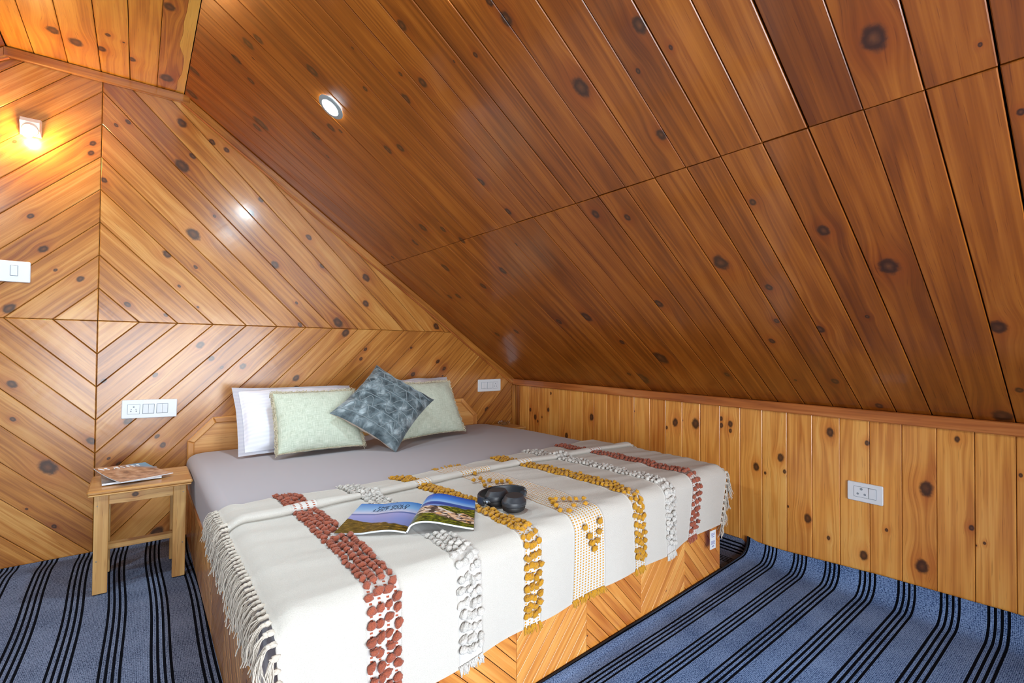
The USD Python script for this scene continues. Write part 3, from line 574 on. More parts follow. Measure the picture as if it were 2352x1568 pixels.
def dash_mat(name, c, n, fill, base=srgb(206, 203, 198)):
    return mat(name, {'st': ('uvmap', {'attribute': 'st'}), 'uv': ('separate_xyz', {}), 'c': ('math', {'math_type': 'multiply', 'value2': float(n)}), 'cf': ('math', {'math_type': 'fraction'}),
        'ca': ('math', {'math_type': 'subtract', 'value2': .5}), 'cb': ('math', {'math_type': 'absolute'}), 'cc': ('math', {'math_type': 'less_than', 'value2': fill}),
        'nz': ('noise_texture', {'scale': 60.0}), 'ad': ('math', {'math_type': 'multiply_add', 'value2': .35}),
        'r': ('math', {'math_type': 'multiply', 'value2': 105.0}), 'rf': ('math', {'math_type': 'fraction'}), 'rc': ('math', {'math_type': 'less_than', 'value2': .50}), 'k': ('math', {'math_type': 'multiply'}),
        'm': ('mix', {'color1': base, 'color2': c}), 'bp': ('bump', {'strength': .6, 'distance': .002}), 'p': ('principled_bsdf', {'roughness': .9, 'specular_ior_level': .2})},
        [('st.UV', 'uv.vector'), ('uv.x', 'c.value1'), ('c.value', 'cf.value1'), ('cf.value', 'ca.value1'), ('ca.value', 'cb.value1'), ('cb.value', 'cc.value1'), ('uv.y', 'r.value1'), ('st.UV', 'nz.vector'), ('nz.fac', 'ad.value1'), ('r.value', 'ad.value3'),
         ('ad.value', 'rf.value1'), ('rf.value', 'rc.value1'), ('cc.value', 'k.value1'), ('rc.value', 'k.value2'), ('k.value', 'm.fac'), ('m.color', 'p.base_color'), ('cb.value', 'bp.height'), ('bp.normal', 'p.normal')])
M_DASH = {k: dash_mat('throw_dashes_' + k, COL[k], n, f) for k, n, f in (('rust', 4, .17), ('white', 4, .17), ('gold', 4, .17), ('mesh', 11, .23))}
throw = thing('throw_blanket', 'cream woven throw with rust, cream and mustard pompom stripes across the foot of the bed', 'blanket', (0, 0, 0))
edges = [BL0]
for b in BANDS: edges += [b[1], b[2]]
edges.append(BL1)
def strip(x0, x1, m, name, band, label=None):
    n = max(6, int((x1 - x0) / .009)); x = np.linspace(x0, x1, n); P = profile(x)
    s = np.concatenate([np.zeros((n, 1)), np.cumsum(np.linalg.norm(np.diff(P, axis=1), axis=2), axis=1)], 1)
    U_ = (x - x0) / (x1 - x0) if band else x
    ST = np.stack([np.repeat(U_[:, None], NP, 1), s], -1)
    (VF, uv) = sheet(P[::-1], .005, ST[::-1])
    V, F = VF; dd = np.cross(V[F[:, 1]] - V[F[:, 0]], V[F[:, 2]] - V[F[:, 0]])
    obj(name, VF, m, throw, smooth=True, uv=uv, label=label)
for i in range(len(edges) - 1):
    if i % 2 == 0: strip(edges[i], edges[i + 1], M_THROW, 'cloth', False)
    else:
        b = BANDS[i // 2]; strip(edges[i], edges[i + 1], M_DASH[b[0]], 'woven_stripe', True, f'{b[4]} woven stripe of the throw')
# pompoms: little knots of yarn
ico = trimesh.creation.icosphere(subdivisions=2)
def yarn_knot(seed):
    g = np.random.default_rng(seed); v = ico.vertices.copy(); ph, th_ = np.arctan2(v[:, 1], v[:, 0]), np.arccos(np.clip(v[:, 2], -1, 1)); d = np.zeros(len(v))
    for _ in range(3):
        a = g.normal(size=3); a /= np.linalg.norm(a); d += np.sin(v @ a * g.uniform(4, 6.5) + g.uniform(0, 6))
    tw = np.sin(ph * 5 + th_ * 7 + g.uniform(0, 6))
    v *= (1 + .15 * d / 1.7 + .09 * tw)[:, None]; v[:, 0] *= g.uniform(1.1, 1.4); v[:, 2] *= .80
    return v
KNOTS_ = [yarn_knot(s) for s in range(6)]
M_YARN = mat('yarn', {'c': ('attribute', {'attribute': 'yarn_color'}), 'o': ('texture_coordinate', {}), 'n': ('noise_texture', {'scale': 420.0, 'detail': 1.0}), 'k': ('map_range', {'from_min': .3, 'from_max': .7, 'to_min': .72, 'to_max': 1.1, 'clamp': True}), 'g': ('geometry', {}), 'm': ('vector_math', {'math_type': 'scale'}), 'bp': ('bump', {'strength': .5, 'distance': .002}), 'p': ('principled_bsdf', {'roughness': .92, 'specular_ior_level': .15, 'sheen_weight': .3})},
    [('g.position', 'n.vector'), ('n.fac', 'k.value'), ('c.vector', 'm.vector1'), ('k.result', 'm.scale'), ('m.vector', 'p.base_color'), ('n.fac', 'bp.height'), ('bp.normal', 'p.normal')])
spots = []
COVER = sg.Polygon([(-2.235, -1.975), (-2.07, -1.775), (-1.89, -1.905), (-1.69, -1.955), (-1.845, -2.215), (-2.036, -2.108)]).buffer(.004).union(sg.Point(-1.640, -2.105).buffer(.058)).union(sg.Point(-1.655, -2.03).buffer(.055))   # where the magazine and headphones lie
def at_cloth(x, s_list):
    P = profile([x - .004, x, x + .004]); s = np.concatenate([[0], np.cumsum(np.linalg.norm(np.diff(P[1], axis=0), axis=1))])
    out = []
    for sv in s_list:
        i = min(int(np.searchsorted(s, sv)), NP - 1); i0 = max(i - 1, 0); t = 0 if i == i0 else (sv - s[i0]) / max(s[i] - s[i0], 1e-9)
        p = P[1, i0] + (P[1, i] - P[1, i0]) * t; i = max(1, min(i, NP - 2))
        dv = P[1, i + 1] - P[1, i - 1]; du = P[2, i] - P[0, i]; n = np.cross(du, -dv); n /= np.linalg.norm(n); n = n if (n[2] - n[1]) > 0 else -n
        out.append((p, n, du / np.linalg.norm(du), i))
    return out, s[-1]
for kind, x0, x1, nc, _ in BANDS:
    if kind == 'mesh': continue
    for c in range(nc):
        x = x0 + (x1 - x0) * (c + .5) / nc; o, tot = at_cloth(x, [0]); sv = .004 + (c * .31 % 1) * .033; L_ = []
        while sv < tot - .035:
            L_.append(sv); fromhem = tot - sv
            sv += (.0225 if fromhem > .33 else .032 if fromhem > .10 else .025) * (1 + .16 * rng.normal() * .5)
        for (p, n, du, i) in at_cloth(x + 0, L_)[0]:
            if COVER.contains(sg.Point(p[0], p[1])) and p[2] > .5: continue
            if 16 <= i <= 27 and kind != 'white': continue
            spots.append((kind, p + rng.normal(0, .002, 3), n, du, float(rng.uniform(.0080, .0094) + (.0008 if i > 70 else 0))))
TRI = [(-1.488, -1.637), (-1.555, -1.732), (-1.516, -1.725), (-1.532, -1.771), (-1.560, -1.822), (-1.501, -1.771), (-1.488, -1.808), (-1.467, -1.812), (-1.439, -1.818), (-1.453, -1.856), (-1.476, -1.906), (-1.492, -1.946), (-1.516, -1.929), (-1.538, -1.908), (-1.558, -1.895), (-1.563, -1.867),
       (-1.464, -2.12), (-1.45, -2.13), (-1.422, -2.145), (-1.405, -2.160), (-1.384, -2.172), (-1.356, -2.185), (-1.378, -2.215), (-1.428, -2.205), (-1.481, -2.151), (-1.497, -2.185), (-1.505, -2.215), (-1.480, -2.235)]
for x, y in TRI:
    if not COVER.contains(sg.Point(x, y)): spots.append(('gold', np.array([x, y, .566 + (0 if y > -2.2 else -.008)]), np.array([0, 0, 1.0]), np.array([1.0, 0, 0]), .0088))
for x, z in [(-1.380, .520), (-1.462, .516), (-1.384, .485), (-1.438, .481), (-1.394, .456), (-1.425, .454), (-1.410, .430)]: spots.append(('gold', np.array([x, hang(x) - .004, z]), np.array([0, -1.0, 0]), np.array([1.0, 0, 0]), .0094))
spots.sort(key=lambda q: np.linalg.norm(q[1] - EYE) / q[4])
rv_, rf_, rc_ = [], [], []
for i, (kind, p, n, du, r) in enumerate(spots):
    v = KNOTS_[int(rng.integers(6))]; a = rng.normal(.5, .5); w = np.cross(n, du); w /= np.linalg.norm(w); du2 = np.cross(w, n)
    ex_, ey_ = math.cos(a) * du2 + math.sin(a) * w, -math.sin(a) * du2 + math.cos(a) * w
    V = p + n * r * .62 + r * (v[:, :1] * ex_ + v[:, 1:2] * ey_ + v[:, 2:] * n); c = np.array(COL[kind]) * rng.uniform(.9, 1.08)
    if i < 300: obj('pompom', (V, ico.faces), M_YARN, throw, smooth=True, attrs={'yarn_color': c})
    else: rf_.append(ico.faces + len(ico.vertices) * len(rv_)); rv_.append(V); rc_.append(np.tile(c, (len(V), 1)))
obj('far_pompoms', (np.vstack(rv_), np.vstack(rf_)), M_YARN, throw, smooth=True, kind='stuff', attrs={'yarn_color': np.vstack(rc_)}, label='remaining smaller pompoms of the throw')
# yarn ends at the hem and back edge of the coloured stripes
def tuft(x0, x1, c, back=False, dense=150):
    ms = []
    for k in range(max(3, int((x1 - x0) * dense))):
        x = rng.uniform(x0, x1); P = profile([x])[0]; p = P[0] if back else P[-1]
        d = np.array([rng.normal(0, .3), 1.0, .25]) if back else np.array([rng.normal(0, .35), -.35, -1.0]); d /= np.linalg.norm(d)
        l = rng.uniform(.010, .022); ms.append(tube([p - d * .006 + [0, -.004 if not back else 0, .002], p + d * l * .5 + [0, -.003, .003], p + d * l], [.0022, .0030, .0018], 5))
    m = cat(*ms); obj('yarn_end', m, M_YARN, throw, smooth=True, attrs={'yarn_color': np.array(c)})
for kind, x0, x1, nc, _ in BANDS:
    tuft(x0, x1, COL[kind], dense=420 if kind == 'white' else 330); tuft(x0, x1, COL[kind], True, 130)
# tassels along both edges
M_FRINGE = cloth_mat('fringe_cream', srgb(214, 206, 194), srgb(188, 178, 164), (40, 300, 1), bump=.2)
def tassel(p, out, seed, length=.090, side=-1):
    g = np.random.default_rng(seed); ms = []
    kv = KNOTS_[seed % 6]; ms.append(trimesh.Trimesh(kv * [.0068, .0066, .0074] + p + out * .005, ico.faces, process=False)); ms.append(trimesh.Trimesh(KNOTS_[(seed + 2) % 6] * [.0058, .0056, .006] + p + out * .014 + [0, 0, -.001], ico.faces, process=False))
    sway = g.normal(0, .010); ln = length * g.uniform(.85, 1.12)
    for j in range(14):
        a = g.normal(0, .0036, 3); tip = g.normal(0, .0062, 3); L_ = ln * g.uniform(.88, 1.06); q = []
        for t in np.linspace(0, 1, 8):
            c = p + out * (.013 + .026 * (1 - math.exp(-3.2 * t))) + np.array([0, sway * t * t, -L_ * (t ** 1.25) * .96])
            q.append(c + a * (.4 + .6 * min(1, t * 3)) + tip * t ** 2 + .0016 * np.sin(np.array([5, 7, 6]) * t * 2 + j))
        ms.append(tube(q, .0014, 4, cap=False))
    return cat(*ms)
sid = 0
for side, xe in ((-1, BL0), (1, BL1)):
    P = profile([xe])[0]; s = np.concatenate([[0], np.cumsum(np.linalg.norm(np.diff(P, axis=0), axis=1))])
    for sv in np.arange(.008, s[-1], .0275):
        i = int(np.clip(np.searchsorted(s, sv), 1, NP - 1)); t = (sv - s[i - 1]) / (s[i] - s[i - 1]); p = P[i - 1] + (P[i] - P[i - 1]) * t
        out = np.array([side * 1.0, -.15 if p[2] < .5 else 0.0, 0]); out /= np.linalg.norm(out); sid += 1
        m = tassel(p, out * (1 if p[2] > .50 else .45), 100 + sid, .088 if side < 0 else .080)
        obj('tassel', m, M_FRINGE, throw, smooth=True, uv=np.asarray(m.vertices)[:, [0, 2]])
# care label sewn into the hem
tg = obj('care_tag', box((-.488, hang(-.488) - .004, .222), (.050, .0012, .088), 0.0), M_WHITE, throw, label='white care tag with small blue print hanging from the hem')
M_PRINT = plain('tag_print', srgb(96, 100, 170), .6)
pr_ = [box((-.488, hang(-.488) - .0049, z), (w, .0004, h)) for z, w, h in ((.252, .034, .0018), (.2475, .030, .0018), (.243, .033, .0018), (.236, .022, .003), (.215, .032, .0018), (.2105, .034, .0018), (.206, .030, .0018), (.2015, .033, .0018), (.193, .018, .002), (.189, .020, .002))]
obj('tag_print', cat(*pr_), M_PRINT, tg)

# ------------------------------------------------------------------ pillows
def basis(o, a, b):
    a = np.asarray(a, float); b = np.asarray(b, float); n = np.cross(a, b); n /= np.linalg.norm(n)
    return np.asarray(o, float), a, b, n
def pillow(o, a, b, T, pinch=.07, flange=0.0, n=46, wr=.006, seed=1, power=.42, sag=0.0):
    """Centre o, half axes a and b; front towards a x b. Returns mesh, uv and a function (u, v) -> front point, normal."""
    o, a, b, nn = basis(o, a, b); t = np.sin(np.linspace(-np.pi / 2, np.pi / 2, n)); Uu, Vv = np.meshgrid(t, t, indexing='ij')
    def front(u, v, s=1.0):
        cu = np.clip(np.abs(u) / (1 - flange), 0, 1); cv = np.clip(np.abs(v) / (1 - flange), 0, 1)
        h = T * ((1 - cu ** 2.2) * (1 - cv ** 2.2)) ** power
        x = u * (1 - pinch * (1 - v * v) * np.abs(u) ** 2); y = v * (1 - pinch * (1 - u * u) * np.abs(v) ** 2)
        w = (meshkit.fbm(np.stack([u * 2.2 + seed * 7, v * 2.2, u * 0 + s], -1), 3, seed) - .5) * wr * (h / T) ** .5 * 2
        w = w + wr * .55 * np.sin(np.arctan2(v, u) * 18 + seed) * np.clip((np.maximum(cu, cv) - .55) / .45, 0, 1) * (h / T) ** .3
        y = y - sag * (1 - u * u) * np.clip(v, 0, 1)
        ed = (meshkit.fbm(np.stack([u * 1.5 + seed, v * 1.5, u * 0], -1), 2, seed + 4) - .5) * (.05 if flange else .012) * np.maximum(np.abs(u), np.abs(v)) ** 4
        return o + x[..., None] * a + y[..., None] * b + (s * h + w + ed)[..., None] * nn
    A, B = front(Uu, Vv, 1.0), front(Uu, Vv, -1.0)
    f = grid_faces(n, n); V = np.vstack([A.reshape(-1, 3), B.reshape(-1, 3)]); F = np.vstack([f, f[:, ::-1] + n * n])
    ring = np.concatenate([np.arange(n), np.arange(1, n) * n + n - 1, (n - 1) * n + np.arange(n - 2, -1, -1), np.arange(n - 2, 0, -1) * n]); nx = np.roll(ring, -1); k = n * n
    F = np.vstack([F, np.stack([nx, ring, ring + k], 1), np.stack([nx, ring + k, nx + k], 1)])
    uv = np.stack([Uu * np.linalg.norm(a), Vv * np.linalg.norm(b)], -1).reshape(-1, 2)
    return (V, F), np.vstack([uv, uv]), front, nn
M_LINEN = mat('linen_sage', {'st': ('uvmap', {'attribute': 'st'}), 's1': ('vector_math', {'math_type': 'multiply', 'vector2': (22, 460, 1)}), 's2': ('vector_math', {'math_type': 'multiply', 'vector2': (460, 22, 1)}), 'n1': ('noise_texture', {'scale': 1.0, 'detail': 2.0}), 'n2': ('noise_texture', {'scale': 1.0, 'detail': 2.0}), 'a': ('math', {'math_type': 'add'}), 'h': ('math', {'math_type': 'multiply', 'value2': .5}),
    'r': ('rgb_ramp', {'ramp': [(.36, srgb(176, 188, 168)), (.52, srgb(204, 214, 196)), (.68, srgb(226, 232, 218))]}), 'bp': ('bump', {'strength': .35, 'distance': .0015}), 'p': ('principled_bsdf', {'roughness': .9, 'specular_ior_level': .15, 'sheen_weight': .15})},
    [('st.UV', 's1.vector1'), ('st.UV', 's2.vector1'), ('s1.vector', 'n1.vector'), ('s2.vector', 'n2.vector'), ('n1.fac', 'a.value1'), ('n2.fac', 'a.value2'), ('a.value', 'h.value1'), ('h.value', 'r.fac'), ('r.color', 'p.base_color'), ('h.value', 'bp.height'), ('bp.normal', 'p.normal')])
M_COTTON = mat('satin_stripe_white', {'st': ('uvmap', {'attribute': 'st'}), 'uv': ('separate_xyz', {}), 'm': ('math', {'math_type': 'multiply', 'value2': 42.0}), 'f': ('math', {'math_type': 'fraction'}), 'l': ('math', {'math_type': 'less_than', 'value2': .5}), 'x': ('mix', {'color1': srgb(236, 237, 245), 'color2': srgb(230, 231, 241)}), 'p': ('principled_bsdf', {'roughness': .7, 'specular_ior_level': .3, 'sheen_weight': .2})},
    [('st.UV', 'uv.vector'), ('uv.y', 'm.value1'), ('m.value', 'f.value1'), ('f.value', 'l.value1'), ('l.value', 'x.fac'), ('x.color', 'p.base_color')])
M_FRILL = cloth_mat('fringe_ecru', srgb(226, 218, 194), srgb(206, 196, 168), (60, 60, 1), bump=.1)
M_VELVET = mat('crushed_velvet', {'st': ('uvmap', {'attribute': 'st'}), 'n': ('noise_texture', {'scale': 15.0, 'detail': 4.0, 'roughness': .6, 'distortion': .5}), 'r': ('rgb_ramp', {'ramp': [(.36, srgb(58, 70, 76)), (.52, srgb(100, 115, 121)), (.68, srgb(164, 178, 184))]}), 'bp': ('bump', {'strength': .35, 'distance': .004}),
    'p': ('principled_bsdf', {'roughness': .48, 'specular_ior_level': .35, 'sheen_weight': .55, 'sheen_roughness': .35, 'sheen_tint': srgb(190, 206, 216)})}, [('st.UV', 'n.vector'), ('n.fac', 'r.fac'), ('r.color', 'p.base_color'), ('n.fac', 'bp.height'), ('bp.normal', 'p.normal')])
M_CORD = plain('velvet_cord', srgb(120, 135, 141), .5, sheen_weight=.4)
M_VBACK = cloth_mat('cushion_back', srgb(206, 188, 172), srgb(190, 172, 158))
def from_corners(bl, br, tl): bl, br, tl = (np.array(v, float) for v in (bl, br, tl)); return bl + (br - bl) / 2 + (tl - bl) / 2, (br - bl) / 2, (tl - bl) / 2
# white pillows behind
for lab, c3, sd in (('white satin-striped pillow with a flat border, behind the left sage cushion', ((-2.262, -.500, .538), (-1.560, -.488, .538), (-2.262, -.212, .884)), 3), ('white satin-striped pillow mostly hidden behind the right sage cushion', ((-1.360, -.440, .542), (-.772, -.345, .542), (-1.335, -.185, .905)), 5)):
    t = thing('white_pillow', lab, 'pillow', group='white pillows behind the cushions'); mm, uv, fr_, nn = pillow(*from_corners(*c3), .066, .03, .10, 44, .010, sd, .42); obj('pillowcase', mm, M_COTTON, t, smooth=True, uv=uv)
# sage linen cushions with a fringe
for lab, c3, sd in (('sage green linen cushion with ecru fringe, left of the grey velvet cushion', ((-2.100, -.668, .556), (-1.636, -.664, .554), (-2.082, -.420, .860)), 2), ('sage green linen cushion with ecru fringe, right of the grey velvet cushion', ((-1.355, -.616, .553), (-.862, -.536, .551), (-1.362, -.395, .885)), 6)):
    t = thing('sage_cushion', lab, 'cushion', group='sage cushions on the bed'); o, a, b = from_corners(*c3); mm, uv, fr_, nn = pillow(o, a, b, .072, .045, 0, 46, .006, sd, .46); obj('cover', mm, M_LINEN, t, smooth=True, uv=uv)
    ms = []
    for e in range(4):
        for q in np.linspace(-1, 1, 95):
            u, v = ((q, 1.0), (1.0, q), (q, -1.0), (-1.0, q))[e]; P0 = fr_(np.array(u), np.array(v), 1.0); d = (np.sign(u) * a / np.linalg.norm(a) if e % 2 else np.sign(v) * b / np.linalg.norm(b)); tdir = b / np.linalg.norm(b) if e % 2 else a / np.linalg.norm(a)
            for _ in range(5):
                dd = d + tdir * rng.normal(0, .45) + nn * rng.normal(.1, .4); dd /= np.linalg.norm(dd); l = rng.uniform(.012, .026)
                if e == 2: dd = dd * np.array([1, 1, .0]) + nn * .5 + np.array([0, -.3, .05]); dd /= np.linalg.norm(dd); l *= .7
                pp = P0 + tdir * rng.normal(0, .002); ms.append(tube([pp - dd * .003, pp + dd * l * .4 + nn * rng.normal(0, .003) + tdir * rng.normal(0, .003), pp + dd * l * .75 + nn * rng.normal(0, .004) + tdir * rng.normal(0, .004), pp + dd * l * .8 + tdir * rng.normal(0, .006) + nn * rng.normal(0, .004)], .0013, 4, cap=False))
    m = cat(*ms); obj('fringe', m, M_FRILL, t, smooth=True, uv=np.asarray(m.vertices)[:, :2], kind='stuff', label='ragged ecru fringe')
# the grey velvet cushion standing on one corner
t = thing('velvet_cushion', 'grey crushed velvet cushion standing on its corner in the middle of the bed', 'cushion')
top, bot, lef, rig = (np.array(v) for v in ((-1.455, -.420, 1.040), (-1.515, -.872, .557), (-1.840, -.655, .735), (-1.165, -.640, .772)))
o = (top + bot + lef + rig) / 4; a = (bot - lef + rig - top) / 4; b = (top - lef + rig - bot) / 4
mm, uv, fr_, nn = pillow(o, a, b, .080, .095, 0, 60, .009, 9, .50)
V, F = mm; half = len(V) // 2; isb = (F >= half).all(1)
obj('velvet_cover', (V, F[~isb]), M_VELVET, t, smooth=True, uv=uv); obj('back_cover', (V, F[isb]), M_VBACK, t, smooth=True, uv=uv, label='pale plain back of the cushion')
for k, bv in enumerate((-.80, -.47, -.14, .19, .52, .82)):
    q = np.linspace(-.93, .93, 60); P = fr_(q, np.full(60, bv), 1.0) + nn * .001; obj('cord', tube(P, .0026, 6), M_CORD, t, smooth=True)
for k, bv in enumerate((-.635, -.305, .025, .355, .67)):
    q = np.linspace(-.88, .88, 150); P = fr_(q, bv + .125 * np.sin(q * 15.5 + k * 1.4) + .02 * np.sin(q * 37), 1.0) + nn * .001; obj('cord', tube(P, .0023, 6), M_CORD, t, smooth=True)

# ------------------------------------------------------------------ nightstands
def nightstand(label, cx, cy, w, d, h, over=.025, z0=.012):
    t = thing('nightstand', label, 'nightstand', (cx, cy, 0), group='nightstands beside the bed'); lw, ld = .052, .034
    hx, hy = w / 2, d / 2
    for sx in (-1, 1):
        for sy in (-1, 1): stick(t, 'leg', (sx * (hx - lw / 2), sy * (hy - ld / 2), z0 + (h - .022 - z0) / 2), (lw, ld, h - .022 - z0), M_FURN, 2, .002, tone=-.04 if sx < 0 else .02)
    stick(t, 'apron', (0, -hy + .014, h - .022 - .027), (w - 2 * lw, .020, .052), M_FURN, 0, .0015, knots=[(.02 - .045, -.005, .010)])
    stick(t, 'apron', (0, hy - .014, h - .022 - .027), (w - 2 * lw, .020, .052), M_FURN, 0, .0015)
    for sx in (-1, 1):
        stick(t, 'apron', (sx * (hx - .016), 0, h - .022 - .027), (.020, d - 2 * ld, .052), M_FURN, 1, .0015)
        stick(t, 'side_stretcher', (sx * (hx - .020), 0, .175), (.020, d - 2 * ld + .004, .030), M_FURN, 1, .0015)
    stick(t, 'stretcher', (0, hy - .075, .155), (w - .05, .046, .024), M_FURN, 0, .0015, tone=.05)
    tp = thing_top = stick(t, 'table_top', (0, 0, h - .011), (w + 2 * over, d + 2 * over, .018), M_FURN, 0, .006, tone=.24)
    stick(t, 'edge_bead', (0, -hy - over + .006, h - .0225), (w + 2 * over - .012, .012, .007), M_FURN, 0, .002)
    for sx, zz in ((-1, h - .075), (1, h - .062), (1, .175), (-1, .16)):
        s = lathe([(0, .0016), (.0022, .0014), (.0028, 0)], 10); s.apply_transform(rot((1, 0, 0), 90)); s.apply_translation((sx * (hx - .012), -hy - .0002, zz)); obj('screw', s, M_STEEL, t)
    return t
nightstand('small pine nightstand left of the bed, with magazines on top', -2.673, -.462, .345, .290, .482)
nightstand('small pine nightstand in the right corner, mostly hidden behind the mattress', -.203, -.170, .180, .220, .482, .018)

# magazines on the left nightstand
M_PAGE = plain('page_edges', srgb(222, 230, 238), .6)
def booklet(o, ax, ay, w, l, th_, curl, n=14):
    """A thin magazine: o is its near left corner, ax and ay its directions; curl lifts the far edge and corners."""
    u = np.linspace(0, 1, n); A, B = np.meshgrid(u, u, indexing='ij'); o, ax, ay = (np.asarray(v, float) for v in (o, ax, ay))
    z = curl(A, B)
    top = o + (A * w)[..., None] * ax + (B * l)[..., None] * ay + (z + th_)[..., None] * np.array([0, 0, 1.0])
    return top, np.stack([A, B], -1)
def page_mat(name, stops, patches, dark):
    return mat(name, {'st': ('uvmap', {'attribute': 'st'}), 'uv': ('separate_xyz', {}), 'n': ('noise_texture', {'scale': 5.0, 'detail': 5.0}), 'r': ('rgb_ramp', {'ramp': stops}), 'p': ('principled_bsdf', {'roughness': .25, 'coat_weight': .3, 'coat_roughness': .1})},
        [('st.UV', 'uv.vector'), ('st.UV', 'n.vector'), ('n.fac', 'r.fac'), ('r.color', 'p.base_color')])
M_COV1 = page_mat('magazine_cover_dark', [(.3, srgb(58, 62, 72)), (.5, srgb(108, 106, 108)), (.7, srgb(150, 140, 130))], None, None)
M_COV2 = mat('magazine_cover_sand', {'st': ('uvmap', {'attribute': 'st'}), 'uv': ('separate_xyz', {}), 'n': ('noise_texture', {'scale': 6.0, 'detail': 5.0}), 'r': ('rgb_ramp', {'ramp': [(.32, srgb(120, 84, 66)), (.5, srgb(178, 132, 98)), (.68, srgb(206, 172, 142))]}),
    's': ('math', {'math_type': 'add'}), 'k': ('map_range', {'from_min': 1.50, 'from_max': 1.72, 'clamp': True}), 'm': ('mix', {'color2': srgb(104, 156, 186)}), 'p': ('principled_bsdf', {'roughness': .25, 'coat_weight': .3, 'coat_roughness': .1})},
    [('st.UV', 'uv.vector'), ('st.UV', 'n.vector'), ('n.fac', 'r.fac'), ('uv.x', 's.value1'), ('uv.y', 's.value2'), ('s.value', 'k.value'), ('k.result', 'm.fac'), ('r.color', 'm.color1'), ('m.color', 'p.base_color')])
def closed_magazine(label, o, ax, w, l, th_, curl, cover):
    ax = np.array(ax, float); ax /= np.linalg.norm(ax); ay = np.array([-ax[1], ax[0], 0]); t = thing('magazine', label, 'magazine', group='magazines on the left nightstand')
    T_, uv = booklet(o, ax, ay, w, l, th_, curl)
    (VF, u2) = sheet(T_, th_ * .92, uv); obj('pages', VF, M_PAGE, t)
    (VF, u2) = sheet(T_ + [0, 0, .0007], .0006, uv); obj('cover', VF, cover, t, uv=u2)
    return t, T_
closed_magazine('magazine with a dark cover, lower of the two on the left nightstand', (-2.822, -.548, .4835), (1, .06, 0), .225, .262, .009, lambda A, B: 0 * A, M_COV1)
t, T_ = closed_magazine('curled magazine with a sandy cover and blue corner, on top of the dark one', (-2.752, -.602, .494), (.91, .41, 0), .222, .268, .004, lambda A, B: .030 * B ** 2 * (1 - .75 * A) + .012 * A * B ** 3 + .004 * (1 - A) ** 2, M_COV2)
ls = []
for k, q in enumerate(np.linspace(.12, .80, 8)):      # a row of pale, illegible title strokes on the cover
    i = int(q * 13); p = T_[i, 11] + (T_[i + 1, 11] - T_[i, 11]) * (q * 13 - i); p2 = T_[i, 12] + [.006 * ((k % 3) - 1), 0, .0]; ls.append(tube([p + [0, 0, .0016], (p + p2) / 2 + [0, 0, .0017], p2 + [0, 0, .0016]], .0019, 4)); 
    if k % 2: ls.append(tube([p2 + [0, 0, .0016], p2 + [.012, .004, .0016]], .0015, 4))
obj('title', cat(*ls), M_WHITE, t)

# ------------------------------------------------------------------ glass ashtray
M_GLASS = mat('cut_glass', {'p': ('principled_bsdf', {'transmission_weight': 1.0, 'roughness': .02, 'ior': 1.5, 'base_color': (.97, .98, .98)})})
t = thing('ashtray', 'small round cut glass ashtray on the nightstand in the right corner', 'ashtray', (-.186, -.100, .4826))
g = lathe([(0, 0), (.040, 0), (.047, .004), (.050, .012), (.052, .020), (.050, .024), (.044, .024), (.041, .018), (.036, .008), (.030, .006), (0, .006)], 48)
v = g.vertices.copy(); a = np.arctan2(v[:, 1], v[:, 0]); rr = np.hypot(v[:, 0], v[:, 1]); k = 1 + .035 * np.sign(np.sin(a * 12)) * (rr > .043) * np.sin(v[:, 2] / .024 * np.pi); v[:, :2] *= k[:, None]; g.vertices = v
obj('bowl', g, M_GLASS, t)

# ------------------------------------------------------------------ switch plates and sockets
def rounded(w, h, r): return sg.box(-w / 2 + r, -h / 2 + r, w / 2 - r, h / 2 - r).buffer(r, quad_segs=4)
def slab(poly, z0, z1):
    m = trimesh.creation.extrude_polygon(poly, z1 - z0, engine='earcut'); m.apply_translation((0, 0, z0)); return m
def plate(name, label, category, c, w, h, wallm, modules, tilt=0.0):
    """modules: (centre x, centre y, width, height, kind) with kind rockers (a count) or 'socket'; built in the xy plane facing +z, then hung by wallm."""
    x = UsdGeom.Xform.Define(stage, path_of(name)); t = tag(x.GetPrim(), label, category, 'white socket and switch plates')
    Mx = trimesh.transformations.translation_matrix(c) @ wallm @ rot((0, 0, 1), tilt)
    def put(nm, m, mt, par=t, lab=None): m = m.copy(); m.apply_transform(Mx); return obj(nm, m, mt, par, smooth=25, label=lab)
    base = trimesh.convex.convex_hull(np.vstack([slab(rounded(w, h, .006), 0, .006).vertices, slab(rounded(w - .005, h - .005, .005), .006, .0085).vertices])); put('face_plate', base, M_WHITE)
    for (mx, my, mw, mh, kind) in modules:
        f = slab(rounded(mw + .0036, mh + .0036, .0015), .008, .0090); f.apply_translation((mx, my, 0)); put('joint_line', f, M_GAP)
        if kind == 'socket' or kind == 'socket3':
            b = slab(rounded(mw, mh, .001), .008, .0098); b.apply_translation((mx, my, 0)); s = put('socket', b, M_WHITE)
            hs = [(0, mh * .24, .0042), (-mw * .2, -mh * .02, .0024), (mw * .2, -mh * .02, .0024), (-mw * .23, -mh * .22, .0034), (mw * .23, -mh * .22, .0034)] if kind == 'socket' else [(0, mh * .30, .0058), (-mw * .25, -mh * .20, .0050), (mw * .25, -mh * .20, .0050)]
            for hx_, hy_, hr in hs:
                q = slab(sg.Point(mx + hx_, my + hy_).buffer(hr, quad_segs=5), .0097, .0101); put('pin_hole', q, M_SOCK, s)
        else:
            for k in range(kind):
                rw = mw / kind - .0008; b = box((0, 0, 0), (rw, mh - .0006, .004), .0008, rot((1, 0, 0), 2.5)); b.apply_translation((mx - mw / 2 + (k + .5) * mw / kind, my, .0100)); put('rocker', b, M_WHITE)
    return t
